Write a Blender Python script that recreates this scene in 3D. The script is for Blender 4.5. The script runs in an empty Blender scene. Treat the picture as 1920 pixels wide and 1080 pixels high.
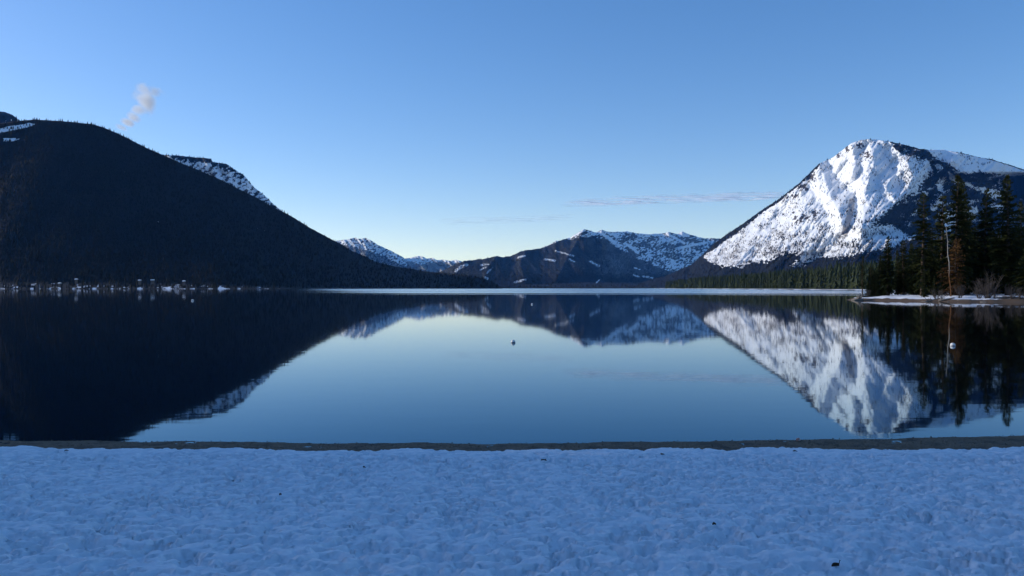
import bpy, math, random
import numpy as np
from mathutils import Vector

# ------------------------------------------------------------------ camera, sky, sun, exposure
SC = bpy.context.scene
COL = SC.collection
CAM_H = 2.2                      # camera height above the lake
F = 28.0 / 36.0 * 1920.0         # focal length in photograph pixels
cam_d = bpy.data.cameras.new('camera'); cam = bpy.data.objects.new('camera', cam_d); COL.objects.link(cam)
cam.location = (0, 0, CAM_H); cam.rotation_euler = (math.radians(90), 0, 0)
cam_d.lens = 28.0; cam_d.sensor_width = 36.0; cam_d.clip_start = 0.05; cam_d.clip_end = 90000
SC.camera = cam

SUN_AZ = math.radians(-73)       # from +Y (view direction), negative = to the left
SUN_EL = math.radians(17)
world = bpy.data.worlds.new('World'); SC.world = world; world.use_nodes = True
wn = world.node_tree.nodes; wl = world.node_tree.links
for n in list(wn): wn.remove(n)
sky = wn.new('ShaderNodeTexSky'); sky.sky_type = 'NISHITA'; sky.sun_disc = False
sky.sun_elevation = SUN_EL; sky.sun_rotation = SUN_AZ
sky.altitude = 600; sky.air_density = 0.85; sky.dust_density = 0.4; sky.ozone_density = 2.8
hs = wn.new('ShaderNodeHueSaturation'); hs.inputs['Saturation'].default_value = 1.25; hs.inputs['Hue'].default_value = 0.508
bg = wn.new('ShaderNodeBackground'); bg.inputs['Strength'].default_value = 0.13
wo = wn.new('ShaderNodeOutputWorld')
wl.new(sky.outputs[0], hs.inputs['Color']); tint = wn.new('ShaderNodeMix'); tint.data_type = 'RGBA'; tint.blend_type = 'MULTIPLY'; tint.inputs[0].default_value = 1.0; tint.inputs[7].default_value = (1.02 / 0.15, 0.96 / 0.15, 1.0 / 0.15, 1); tint.clamp_result = False   # white balance of the photograph
pre = wn.new('ShaderNodeVectorMath'); pre.operation = 'SCALE'; pre.inputs[3].default_value = 0.15
gam = wn.new('ShaderNodeGamma'); gam.inputs['Gamma'].default_value = 0.82          # tone response of the photograph
wl.new(hs.outputs[0], pre.inputs[0]); wl.new(pre.outputs[0], gam.inputs[0]); wl.new(gam.outputs[0], tint.inputs[6]); wl.new(tint.outputs[2], bg.inputs['Color']); wl.new(bg.outputs[0], wo.inputs['Surface'])

sun_d = bpy.data.lights.new('sun', 'SUN'); sun = bpy.data.objects.new('sun', sun_d); COL.objects.link(sun)
sun_d.energy = 2.4; sun_d.angle = math.radians(0.5); sun_d.color = (1.0, 0.95, 0.89)
S = Vector((math.sin(SUN_AZ) * math.cos(SUN_EL), math.cos(SUN_AZ) * math.cos(SUN_EL), math.sin(SUN_EL)))
sun.rotation_euler = S.to_track_quat('Z', 'Y').to_euler(); sun.location = S * 200

vs = SC.view_settings
vs.view_transform = 'Standard'; vs.look = 'None'; vs.exposure = 0.42; vs.gamma = 1.0; vs.use_curve_mapping = False
SC.render.engine = 'CYCLES'
cy = SC.cycles
cy.use_denoising = True
try: cy.denoiser = 'OPENIMAGEDENOISE'
except Exception: pass
cy.max_bounces = 16; cy.diffuse_bounces = 3; cy.glossy_bounces = 4; cy.volume_bounces = 14; cy.transparent_max_bounces = 8
cy.volume_step_rate = 1.0; cy.volume_max_steps = 256
cy.sample_clamp_indirect = 6.0

rng = np.random.default_rng(7)
random.seed(7)

# ------------------------------------------------------------------ helpers
_perm = np.random.default_rng(3).permutation(4096)
_ang = np.random.default_rng(4).random(4096) * 2 * np.pi
_gx, _gy = np.cos(_ang), np.sin(_ang)
def perlin(x, y, seed=0):
    x = np.asarray(x, float); y = np.asarray(y, float)
    xi = np.floor(x).astype(np.int64); yi = np.floor(y).astype(np.int64)
    xf = x - xi; yf = y - yi
    u = xf * xf * xf * (xf * (xf * 6 - 15) + 10); v = yf * yf * yf * (yf * (yf * 6 - 15) + 10)
    def g(ix, iy, dx, dy):
        h = _perm[(_perm[(ix + seed * 131) & 4095] + iy) & 4095]
        return _gx[h] * dx + _gy[h] * dy
    a = g(xi, yi, xf, yf); b = g(xi + 1, yi, xf - 1, yf)
    c = g(xi, yi + 1, xf, yf - 1); d = g(xi + 1, yi + 1, xf - 1, yf - 1)
    return ((a + (b - a) * u) + ((c + (d - c) * u) - (a + (b - a) * u)) * v) * 1.4
def fbm(x, y, octv=5, seed=0, gain=0.5, lac=2.03):
    s = 0; a = 1.0; f = 1.0
    for i in range(octv):
        s = s + a * perlin(x * f + 17.3 * i, y * f - 9.1 * i, seed + i); a *= gain; f *= lac
    return s
def ridged(x, y, octv=5, seed=0, gain=0.5):
    s = 0; a = 1.0; f = 1.0
    for i in range(octv):
        s = s + a * (1 - np.abs(perlin(x * f + 5.7 * i, y * f + 3.3 * i, seed + i)) * 2); a *= gain; f *= 2.03
    return s / 2
def smooth(a, b, x):
    t = np.clip((x - a) / (b - a), 0, 1); return t * t * (3 - 2 * t)
def interp(pts, x):
    p = sorted(pts); return np.interp(x, [a for a, _ in p], [b for _, b in p])
def poly_dist(px, py, pts):
    d = np.full(np.shape(px), 1e9)
    for (x0, y0), (x1, y1) in zip(pts[:-1], pts[1:]):
        dx, dy = x1 - x0, y1 - y0
        t = np.clip(((px - x0) * dx + (py - y0) * dy) / (dx * dx + dy * dy + 1e-9), 0, 1)
        d = np.minimum(d, np.hypot(px - x0 - t * dx, py - y0 - t * dy))
    return d
def inside(px, py, pts):
    c = np.zeros(np.shape(px), bool); n = len(pts)
    for i in range(n):
        x0, y0 = pts[i]; x1, y1 = pts[(i + 1) % n]
        if y0 == y1: continue
        m = ((y0 > py) != (y1 > py)) & (px < (x1 - x0) * (py - y0) / (y1 - y0) + x0)
        c ^= m
    return c
def soft_poly(px, py, pts, w=3.0):
    """1 inside a polygon, 0 outside, soft over w"""
    d = poly_dist(px, py, list(pts) + [pts[0]])
    return smooth(-w, w, np.where(inside(px, py, pts), d, -d))
def at(px, py, Y):
    return ((px - 960.0) / F * Y, Y, CAM_H + (540.0 - py) / F * Y)

def mesh_from(name, V, Fc, mat=None, smooth_shade=True, attrs=None):
    """V (n,3), Fc (m,k) with k = 3 or 4"""
    V = np.ascontiguousarray(V, np.float32); Fc = np.ascontiguousarray(Fc, np.int32)
    me = bpy.data.meshes.new(name); k = Fc.shape[1]
    me.vertices.add(len(V)); me.vertices.foreach_set('co', V.ravel())
    me.loops.add(Fc.size); me.loops.foreach_set('vertex_index', Fc.ravel())
    me.polygons.add(len(Fc)); me.polygons.foreach_set('loop_start', np.arange(0, Fc.size, k, dtype=np.int32))
    try: me.polygons.foreach_set('loop_total', np.full(len(Fc), k, np.int32))
    except Exception: pass
    me.polygons.foreach_set('use_smooth', np.full(len(Fc), smooth_shade, bool))
    if attrs:
        for an, av in attrs.items():
            a = me.attributes.new(an, 'FLOAT', 'POINT'); a.data.foreach_set('value', np.ascontiguousarray(av, np.float32).ravel())
    me.update(calc_edges=True); me.validate()
    if mat: me.materials.append(mat)
    return me
def link(name, me, parent=None, loc=None):
    o = bpy.data.objects.new(name, me); COL.objects.link(o)
    if parent: o.parent = parent
    if loc is not None: o.location = loc
    return o
def empty(name, loc=(0, 0, 0), rz=0.0, sc=1.0):
    o = bpy.data.objects.new(name, None); COL.objects.link(o); o.empty_display_size = 0.3
    o.location = loc; o.rotation_euler = (0, 0, rz)
    o.scale = sc if hasattr(sc, '__len__') else (sc, sc, sc); return o
def tag(o, label, cat, group=None, kind=None):
    o['label'] = label; o['category'] = cat
    if group: o['group'] = group
    if kind: o['kind'] = kind
    return o
def struct(o): o['kind'] = 'structure'; return o
def grid_faces(nu, nv):
    i = np.arange(nu - 1)[:, None] * nv + np.arange(nv - 1)[None, :]
    return np.stack([i, i + nv, i + nv + 1, i + 1], -1).reshape(-1, 4)
class MB:
    """collects triangles and quads of one part"""
    def __init__(s): s.v = []; s.f = []
    def add(s, v, f):
        o = len(s.v); s.v += [tuple(p) for p in v]; s.f += [tuple(i + o for i in q) for q in f]
    def tube(s, pts, rads, n=6, cap=True):
        pts = [Vector(p) for p in pts]; o = len(s.v)
        for k, p in enumerate(pts):
            d = (pts[min(k + 1, len(pts) - 1)] - pts[max(k - 1, 0)]).normalized()
            a = d.orthogonal().normalized() if k == 0 else (a - d * a.dot(d)).normalized()
            b = d.cross(a)
            for i in range(n):
                t = 2 * math.pi * i / n
                s.v.append(tuple(p + (a * math.cos(t) + b * math.sin(t)) * rads[k]))
        for k in range(len(pts) - 1):
            for i in range(n):
                j = (i + 1) % n
                s.f.append((o + k * n + i, o + k * n + j, o + (k + 1) * n + j, o + (k + 1) * n + i))
        if cap:
            s.f.append(tuple(o + i for i in reversed(range(n)))); s.f.append(tuple(o + (len(pts) - 1) * n + i for i in range(n)))
    def box(s, c, d):
        x, y, z = c; a, b, h = d[0] / 2, d[1] / 2, d[2] / 2
        s.add([(x + i * a, y + j * b, z + k * h) for i in (-1, 1) for j in (-1, 1) for k in (-1, 1)],
              [(0, 1, 3, 2), (4, 6, 7, 5), (0, 4, 5, 1), (2, 3, 7, 6), (0, 2, 6, 4), (1, 5, 7, 3)])
    def mesh(s, name, mat, sm=False):
        me = bpy.data.meshes.new(name); me.from_pydata(s.v, [], s.f); me.update()
        me.polygons.foreach_set('use_smooth', np.full(len(me.polygons), sm, bool))
        me.materials.append(mat); return me

# ------------------------------------------------------------------ materials
def nt(name):
    m = bpy.data.materials.new(name); m.use_nodes = True; t = m.node_tree
    for n in list(t.nodes): t.nodes.remove(n)
    out = t.nodes.new('ShaderNodeOutputMaterial'); b = t.nodes.new('ShaderNodeBsdfPrincipled')
    t.links.new(b.outputs[0], out.inputs[0]); return m, t, b
def N(t, typ, **kw):
    n = t.nodes.new(typ)
    for k, v in kw.items():
        if k in n.inputs: n.inputs[k].default_value = v
        else: setattr(n, k, v)
    return n
def setin(n, i, v): n.inputs[i].default_value = v
def ramp(t, fac, p0, p1, c0=(0, 0, 0, 1), c1=(1, 1, 1, 1)):
    r = t.nodes.new('ShaderNodeValToRGB'); r.color_ramp.elements[0].position = p0; r.color_ramp.elements[1].position = p1
    r.color_ramp.elements[0].color = c0; r.color_ramp.elements[1].color = c1
    t.links.new(fac, r.inputs[0]); return r.outputs[0]
def mixc(t, fac, a, b):
    m = t.nodes.new('ShaderNodeMix'); m.data_type = 'RGBA'
    if isinstance(fac, (int, float)): m.inputs[0].default_value = fac
    else: t.links.new(fac, m.inputs[0])
    for s, v in ((6, a), (7, b)):
        if isinstance(v, tuple): m.inputs[s].default_value = v
        else: t.links.new(v, m.inputs[s])
    return m.outputs[2]
def math_(t, op, a, b=None, c=None, clamp=False):
    m = t.nodes.new('ShaderNodeMath'); m.operation = op; m.use_clamp = clamp
    for i, v in enumerate((a, b, c)):
        if v is None: continue
        if isinstance(v, (int, float)): m.inputs[i].default_value = v
        else: t.links.new(v, m.inputs[i])
    return m.outputs[0]
def noise(t, scale, detail=4, rough=0.55, vec=None, dist=0.0):
    n = t.nodes.new('ShaderNodeTexNoise'); n.inputs['Scale'].default_value = scale; n.inputs['Detail'].default_value = detail
    n.inputs['Roughness'].default_value = rough; n.inputs['Distortion'].default_value = dist
    if vec is not None: t.links.new(vec, n.inputs['Vector'])
    return n.outputs['Fac']
def objco(t, scale=(1, 1, 1)):
    c = t.nodes.new('ShaderNodeTexCoord'); m = t.nodes.new('ShaderNodeMapping'); m.inputs['Scale'].default_value = scale
    t.links.new(c.outputs['Object'], m.inputs[0]); return m.outputs[0]
def bump(t, b, h, strength, dist):
    n = t.nodes.new('ShaderNodeBump'); n.inputs['Strength'].default_value = strength; n.inputs['Distance'].default_value = dist
    t.links.new(h, n.inputs['Height']); t.links.new(n.outputs[0], b.inputs['Normal'])

SNOW = (0.84, 0.86, 0.89, 1)
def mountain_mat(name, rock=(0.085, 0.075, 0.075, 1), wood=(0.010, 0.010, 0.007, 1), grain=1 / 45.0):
    m, t, b = nt(name)
    at_f = N(t, 'ShaderNodeAttribute', attribute_name='wood').outputs['Fac']
    at_r = N(t, 'ShaderNodeAttribute', attribute_name='rock').outputs['Fac']
    at_b = N(t, 'ShaderNodeAttribute', attribute_name='brush').outputs['Fac']
    co = objco(t)
    n1 = noise(t, grain, 5, 0.62, co); n2 = noise(t, grain * 3.1, 3, 0.6, co)
    # brush: thin winter scrub poking through the snow, in fine speckles
    nb = math_(t, 'ADD', math_(t, 'MULTIPLY', n2, 0.6), math_(t, 'MULTIPLY', n1, 0.4))
    fb = ramp(t, math_(t, 'ADD', nb, math_(t, 'MULTIPLY', math_(t, 'SUBTRACT', at_b, 0.5), 0.42)), 0.50, 0.62)
    c = mixc(t, math_(t, 'MULTIPLY', fb, 0.62), SNOW, (0.13, 0.10, 0.085, 1))
    fr = ramp(t, math_(t, 'ADD', n1, math_(t, 'MULTIPLY', math_(t, 'SUBTRACT', at_r, 0.5), 0.7)), 0.49, 0.56)
    rk = mixc(t, n2, tuple(x * 0.6 for x in rock[:3]) + (1,), tuple(x * 1.5 for x in rock[:3]) + (1,))
    c = mixc(t, fr, c, rk)
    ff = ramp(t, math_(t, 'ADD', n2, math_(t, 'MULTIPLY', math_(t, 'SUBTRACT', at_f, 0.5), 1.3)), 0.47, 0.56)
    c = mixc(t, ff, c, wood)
    t.links.new(c, b.inputs['Base Color']); setin(b, 'Roughness', 0.85); setin(b, 'Specular IOR Level', 0.15)
    bump(t, b, n1, 0.3, 7.0)
    return m
M_MTN = mountain_mat('mountain_ground')
M_MTN_FAR = mountain_mat('far_mountain_ground', grain=1 / 13.0)
def foliage_mat(name, c0, c1, scale=0.35, rough=0.7):
    m, t, b = nt(name)
    oi = N(t, 'ShaderNodeObjectInfo').outputs['Random']
    n = noise(t, scale, 3, 0.6, objco(t))
    f = math_(t, 'ADD', math_(t, 'MULTIPLY', n, 0.8), math_(t, 'MULTIPLY', math_(t, 'SUBTRACT', oi, 0.4), 0.5), clamp=True)
    t.links.new(mixc(t, f, c0, c1), b.inputs['Base Color'])
    setin(b, 'Roughness', rough); setin(b, 'Specular IOR Level', 0.05)
    return m
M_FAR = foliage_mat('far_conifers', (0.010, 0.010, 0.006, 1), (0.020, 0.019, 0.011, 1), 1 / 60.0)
M_MID = foliage_mat('shore_conifers', (0.020, 0.030, 0.016, 1), (0.055, 0.065, 0.030, 1), 0.08)
M_NEEDLE = foliage_mat('conifer_needles', (0.016, 0.023, 0.009, 1), (0.044, 0.048, 0.016, 1), 0.45)
M_DEADN = foliage_mat('dead_needles', (0.045, 0.026, 0.010, 1), (0.11, 0.055, 0.022, 1), 0.6)
def bark_mat(name, lo, hi, z0=None, z1=None):
    m, t, b = nt(name); co = objco(t, (6, 6, 0.8)); n = noise(t, 2.0, 5, 0.6, co)
    if z0 is None: f = n
    else:
        g = N(t, 'ShaderNodeTexCoord'); s = N(t, 'ShaderNodeSeparateXYZ'); t.links.new(g.outputs['Object'], s.inputs[0])
        f = math_(t, 'ADD', math_(t, 'DIVIDE', math_(t, 'SUBTRACT', s.outputs[2], z0), z1 - z0), math_(t, 'MULTIPLY', math_(t, 'SUBTRACT', n, 0.5), 0.7), clamp=True)
    t.links.new(mixc(t, f, lo, hi), b.inputs['Base Color']); setin(b, 'Roughness', 0.9); setin(b, 'Specular IOR Level', 0.15)
    bump(t, b, n, 0.6, 0.03); return m
M_BARK = bark_mat('conifer_bark', (0.045, 0.034, 0.026, 1), (0.12, 0.085, 0.06, 1))
M_SNAG = bark_mat('snag_wood', (0.13, 0.058, 0.024, 1), (0.33, 0.30, 0.26, 1), 3.2, 6.0)
M_TWIG = bark_mat('bare_twigs', (0.05, 0.042, 0.038, 1), (0.11, 0.09, 0.08, 1))
M_DRIFT = bark_mat('driftwood', (0.10, 0.085, 0.07, 1), (0.27, 0.24, 0.21, 1))
M_LITTER = bark_mat('litter', (0.03, 0.02, 0.012, 1), (0.09, 0.06, 0.035, 1))

# ------------------------------------------------------------------ lake
def lake_material():
    m, t, b = nt('lake_water')
    setin(b, 'Base Color', (0.004, 0.0045, 0.005, 1)); setin(b, 'IOR', 1.333); setin(b, 'Specular IOR Level', 0.0)
    g = N(t, 'ShaderNodeNewGeometry'); s = N(t, 'ShaderNodeSeparateXYZ'); t.links.new(g.outputs['Position'], s.inputs[0])
    X, Y = s.outputs[0], s.outputs[1]
    # breeze patches out on the open lake: streaks that lie across the wind
    mp = N(t, 'ShaderNodeMapping'); mp.inputs['Scale'].default_value = (0.0009, 0.0085, 1); t.links.new(g.outputs['Position'], mp.inputs[0])
    st = noise(t, 1.0, 4, 0.6, mp.outputs[0])
    mq = N(t, 'ShaderNodeMapping'); mq.inputs['Scale'].default_value = (0.0016, 0.033, 1); t.links.new(g.outputs['Position'], mq.inputs[0])
    st = math_(t, 'ADD', math_(t, 'MULTIPLY', st, 0.5), math_(t, 'MULTIPLY', noise(t, 1.0, 3, 0.6, mq.outputs[0]), 0.5))
    far = N(t, 'ShaderNodeMapRange', interpolation_type='SMOOTHSTEP'); t.links.new(Y, far.inputs[0])
    for i, v in ((1, 130), (2, 430), (3, -0.34), (4, 0.30)): far.inputs[i].default_value = v
    lee = N(t, 'ShaderNodeMapRange', interpolation_type='SMOOTHSTEP'); t.links.new(math_(t, 'ADD', X, math_(t, 'MULTIPLY', Y, 0.27)), lee.inputs[0])
    for i, v in ((1, -20), (2, 70), (3, 0.0), (4, 1.0)): lee.inputs[i].default_value = v
    br = math_(t, 'MULTIPLY', ramp(t, math_(t, 'ADD', math_(t, 'MULTIPLY_ADD', st, 3.6, -1.35), far.outputs[0]), 0.48, 0.66), lee.outputs[0])
    rough = math_(t, 'ADD', 0.027, math_(t, 'MULTIPLY', br, 0.165))
    m2 = N(t, 'ShaderNodeMapping'); m2.inputs['Scale'].default_value = (0.5, 1.5, 1); t.links.new(g.outputs['Position'], m2.inputs[0])
    w = noise(t, 0.9, 3, 0.5, m2.outputs[0], 0.6)
    bn = N(t, 'ShaderNodeBump'); bn.inputs['Strength'].default_value = 0.10; bn.inputs['Distance'].default_value = 0.010; t.links.new(w, bn.inputs['Height'])
    # surface reflection: Fresnel, with polarised skylight and the water's blue painted in as a tint at steeper angles
    fr = N(t, 'ShaderNodeFresnel', IOR=1.34); t.links.new(bn.outputs[0], fr.inputs['Normal'])
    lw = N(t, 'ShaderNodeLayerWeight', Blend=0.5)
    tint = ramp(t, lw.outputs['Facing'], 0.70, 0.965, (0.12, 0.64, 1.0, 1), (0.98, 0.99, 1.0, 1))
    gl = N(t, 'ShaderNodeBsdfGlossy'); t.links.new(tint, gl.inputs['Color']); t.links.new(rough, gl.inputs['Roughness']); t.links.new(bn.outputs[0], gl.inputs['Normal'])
    mx = N(t, 'ShaderNodeMixShader'); t.links.new(fr.outputs[0], mx.inputs[0]); t.links.new(b.outputs[0], mx.inputs[1]); t.links.new(gl.outputs[0], mx.inputs[2])
    t.links.new(mx.outputs[0], t.nodes['Material Output'].inputs[0])
    return m
me = mesh_from('lake', np.array([(-15000, -400, 0), (15000, -400, 0), (15000, 15000, 0), (-15000, 15000, 0)]), np.array([[0, 1, 2, 3]]), lake_material())
struct(link('lake', me))
m, t, b = nt('lake_bed'); setin(b, 'Base Color', (0.05, 0.05, 0.04, 1))
me = mesh_from('lake_bed', np.array([(-15500, -450, -4), (15500, -450, -4), (15500, 15500, -4), (-15500, 15500, -4)]), np.array([[0, 1, 2, 3]]), m)
struct(link('lake_bed', me))

# ------------------------------------------------------------------ mountains: a ground sheet from its front shore over the ridge line to the back
def cone_forest(name, pos, hgt, mat, label, wide=0.17, sides=5, tiers=1, kind='stuff'):
    """many small conifers joined: pos (n,3), hgt (n,)"""
    n = len(pos); bv = []; bf = []
    for k in range(tiers):
        z0 = 0.04 + 0.80 * k / tiers; z1 = 1.0 if k == tiers - 1 else z0 + 1.25 / tiers
        o = len(bv); r = 1.0 - 0.75 * k / tiers
        for i in range(sides):
            a = 2 * math.pi * (i + 0.5 * k) / sides; bv.append((r * math.cos(a), r * math.sin(a), z0))
        bv.append((0, 0, min(z1, 1.0)))
        bf += [(o + i, o + (i + 1) % sides, o + sides) for i in range(sides)]
    bv = np.array(bv); bf = np.array(bf)
    an = rng.random(n) * 2 * np.pi; w = hgt * wide * (0.7 + 0.6 * rng.random(n))
    jit = 0.65 + 0.7 * rng.random((n, len(bv)))
    jit[:, sides::sides + 1] = 1
    x = bv[None, :, 0] * jit; y = bv[None, :, 1] * jit; z = np.repeat(bv[None, :, 2], n, 0) - 0.05 + 0.08 * (jit - 1)
    lean = rng.normal(0, 0.03, (n, 2))
    V = np.stack([(x * np.cos(an)[:, None] - y * np.sin(an)[:, None]) * w[:, None] + pos[:, 0:1] + lean[:, :1] * z * hgt[:, None],
                  (x * np.sin(an)[:, None] + y * np.cos(an)[:, None]) * w[:, None] + pos[:, 1:2] + lean[:, 1:] * z * hgt[:, None],
                  z * hgt[:, None] + pos[:, 2:3]], -1).reshape(-1, 3)
    Fc = (bf[None] + (np.arange(n) * len(bv))[:, None, None]).reshape(-1, 3)
    o = link(name, mesh_from(name, V, Fc, mat, False))
    return tag(o, label, 'forest', kind=kind)

def mountain(name, sil, front, ridge, prof, relief, masks, nu, nv, trees=None, back=1500.0, jag=1.0, seed=1, x0=None, x1=None, mat=None):
    """sil: ridge line (px,py); front/ridge: depth of shore and ridge by px; prof: (v, share of depth); masks(px,py,v)->wood,rock,brush,tree density"""
    xs = np.linspace(sil[0][0] if x0 is None else x0, sil[-1][0] if x1 is None else x1, nu)
    top = interp(sil, xs) + jag * fbm(xs / 9.0, xs * 0 + seed, 4, seed)
    Yf = interp(front, xs); Yr = interp(ridge, xs)
    base = 540 + (CAM_H + 3.5) / Yf * F
    top = np.minimum(top, base - 0.6)
    v = np.linspace(0, 1, nv)
    PX = np.repeat(xs[:, None], nv, 1); VV = np.repeat(v[None], nu, 0)
    PY = base[:, None] + (top - base)[:, None] * VV
    sh = np.interp(v, [a for a, _ in prof], [q for _, q in prof])
    YY = Yf[:, None] + (Yr - Yf)[:, None] * sh[None]
    YY = YY + relief(PX, PY, VV) * smooth(0.0, 0.12, VV)
    X, Y, Z = at(PX, PY, YY)
    nb = 7; bX = []; bY = []; bZ = []
    for k in range(1, nb + 1):                         # the far side falls away behind the ridge
        w = k / nb
        bY.append(Y[:, -1] + back * w); bX.append(X[:, -1] * (Y[:, -1] + back * w) / Y[:, -1])
        bZ.append(Z[:, -1] * (1 - w) ** 1.15 - 3.5 * w - 6 * w * (1 - w))
    X = np.concatenate([X, np.stack(bX, 1)], 1); Yg = np.concatenate([Y, np.stack(bY, 1)], 1); Z = np.concatenate([Z, np.stack(bZ, 1)], 1)
    wood, rock, brush, dens = masks(PX, PY, VV)
    ext = lambda a: np.concatenate([np.clip(a, 0, 1), np.repeat(np.clip(a[:, -1:], 0, 1), nb, 1)], 1)
    V = np.stack([X, Yg, Z], -1).reshape(-1, 3)
    o = link(name, mesh_from(name, V, grid_faces(nu, nv + nb), mat or M_MTN, True, dict(wood=ext(wood), rock=ext(rock), brush=ext(brush))))
    struct(o)
    if trees:
        nt_, h0, h1, lab, wide = trees
        # expected number by picture area of each cell so that the wood is equally thick all over
        ca = (xs[1] - xs[0]) * (base - top)[:-1, None] / (nv - 1) * np.clip(dens[:-1, :-1], 0, 1)
        p = ca.ravel() / ca.sum(); idx = rng.choice(len(p), nt_, p=p)
        iu, iv = np.unravel_index(idx, ca.shape); a = rng.random((2, nt_))
        def s(A): return (A[iu, iv] * (1 - a[0]) * (1 - a[1]) + A[iu + 1, iv] * a[0] * (1 - a[1]) + A[iu, iv + 1] * (1 - a[0]) * a[1] + A[iu + 1, iv + 1] * a[0] * a[1])
        pos = np.stack([s(X), s(Yg), s(Z)], -1); keep = pos[:, 2] > 0.3; pos = pos[keep]
        h = h0 + (h1 - h0) * rng.random(len(pos)) ** 1.3
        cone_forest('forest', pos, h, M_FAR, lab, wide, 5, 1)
    return o

Z0 = lambda a: np.zeros_like(a)
# --- the dark wooded mountain on the left shore
SIL_A = [(-900, 545), (-700, 470), (-450, 330), (-250, 262), (-100, 236), (0, 231), (39, 226), (66, 224), (97, 226), (117, 227), (155, 231), (175, 233), (194, 239),
         (218, 249), (241, 260), (272, 276), (311, 293), (342, 307), (373, 319), (412, 336), (447, 354), (482, 371), (513, 389), (544, 404), (583, 428),
         (622, 449), (642, 459), (662, 472), (683, 480), (704, 491), (725, 496), (746, 501), (767, 503), (787, 507), (808, 510), (829, 512), (860, 514),
         (881, 517), (902, 521), (923, 528), (933, 534), (942, 541)]
def rel_A(px, py, v):
    return 60 * (ridged(px / 150.0 + py / 300.0, py / 420.0, 5, 11) - 0.6) * smooth(0.05, 0.3, v) * (1 - 0.5 * v)
def mask_A(px, py, v):
    shore = smooth(0.075, 0.02, v) * smooth(700, 380, px)
    snow = shore * smooth(-0.05, 0.25, fbm(px / 17.0, py / 3.0, 3, 21) - 0.22)
    shore2 = smooth(0.055, 0.0, v) * smooth(940, 600, px) * smooth(0.05, 0.25, fbm(px / 9.0, py / 2.5, 3, 22))
    top = soft_poly(px, py, [(-20, 246), (15, 236), (55, 230), (70, 233), (50, 240), (20, 246), (-10, 252)], 2.0)
    top2 = soft_poly(px, py, [(4, 259), (25, 258), (42, 261), (25, 265), (6, 266)], 1.5)
    bits = Z0(px)
    for bx, by, r in ((296, 416, 5), (262, 398, 4), (497, 432, 6), (484, 428, 3), (530, 466, 3), (300, 328, 3), (232, 322, 3)):
        bits = np.maximum(bits, np.exp(-(((px - bx) / r) ** 2 + ((py - by) / (r * 0.8)) ** 2)))
    s = np.maximum.reduce([snow * 0.8, shore2 * 0.6, top * 0.66, top2 * 0.7, bits * 0.62 * smooth(-0.2, 0.3, fbm(px / 3.0, py / 3.0, 2, 5))])
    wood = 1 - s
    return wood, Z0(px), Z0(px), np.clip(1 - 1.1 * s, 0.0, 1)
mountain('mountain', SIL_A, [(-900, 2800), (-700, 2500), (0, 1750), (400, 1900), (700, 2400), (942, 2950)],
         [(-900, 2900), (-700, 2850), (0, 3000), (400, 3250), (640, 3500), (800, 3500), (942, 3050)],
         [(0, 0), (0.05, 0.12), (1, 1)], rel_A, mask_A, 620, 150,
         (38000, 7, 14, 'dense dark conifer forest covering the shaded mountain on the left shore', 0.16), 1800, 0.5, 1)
# --- farther snow ridge and hill behind it
SIL_E = [(200, 330), (270, 296), (307, 290), (334, 291.5), (365, 295), (395, 297), (399, 304), (424, 307), (439, 317), (459, 330), (474, 349), (498, 368), (513, 383), (540, 405), (600, 450), (660, 500)]
def mask_E(px, py, v):
    n = fbm(px / 8.0 + py / 9.0, py / 5.0, 4, 31)
    edge = smooth(0, 22, py - interp(SIL_E, px))
    wood = np.clip(0.50 - 0.5 * edge + 0.75 * n + 0.5 * smooth(300, 340, px) * smooth(470, 420, px) * smooth(14, 3, py - interp(SIL_E, px)), 0, 1)
    wood = np.where(px < 330, wood * 0.8 + 0.1, wood)
    return wood, 0.45 + 0.5 * n, 0.45 + Z0(px), wood * 0.8
mountain('snowy_ridge', SIL_E, [(200, 5200), (660, 5600)], [(200, 6500), (660, 6800)], [(0, 0), (1, 1)],
         lambda px, py, v: 220 * (ridged(px / 45.0 - py / 90.0, py / 130.0, 5, 33) - 0.6), mask_E, 300, 110,
         (2600, 12, 24, 'scattered conifers on the snowy cliff ridge behind the dark mountain', 0.16), 1500, 0.7, 2)
SIL_G = [(-400, 330), (-200, 236), (-60, 212), (0, 209), (8, 209.5), (23, 215), (33, 223), (60, 240), (140, 300)]
mountain('hill', SIL_G, [(-400, 5000), (140, 5000)], [(-400, 5800), (140, 5800)], [(0, 0), (1, 1)], lambda px, py, v: 120 * fbm(px / 60.0, py / 80.0, 4, 41),
         lambda px, py, v: (0.78 + 0.5 * fbm(px / 7.0, py / 6.0, 3, 42), Z0(px), Z0(px), 0.9 + Z0(px)), 160, 60,
         (3000, 14, 26, 'conifer forest on the hilltop behind the dark mountain', 0.16), 1500, 0.4, 3)
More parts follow.
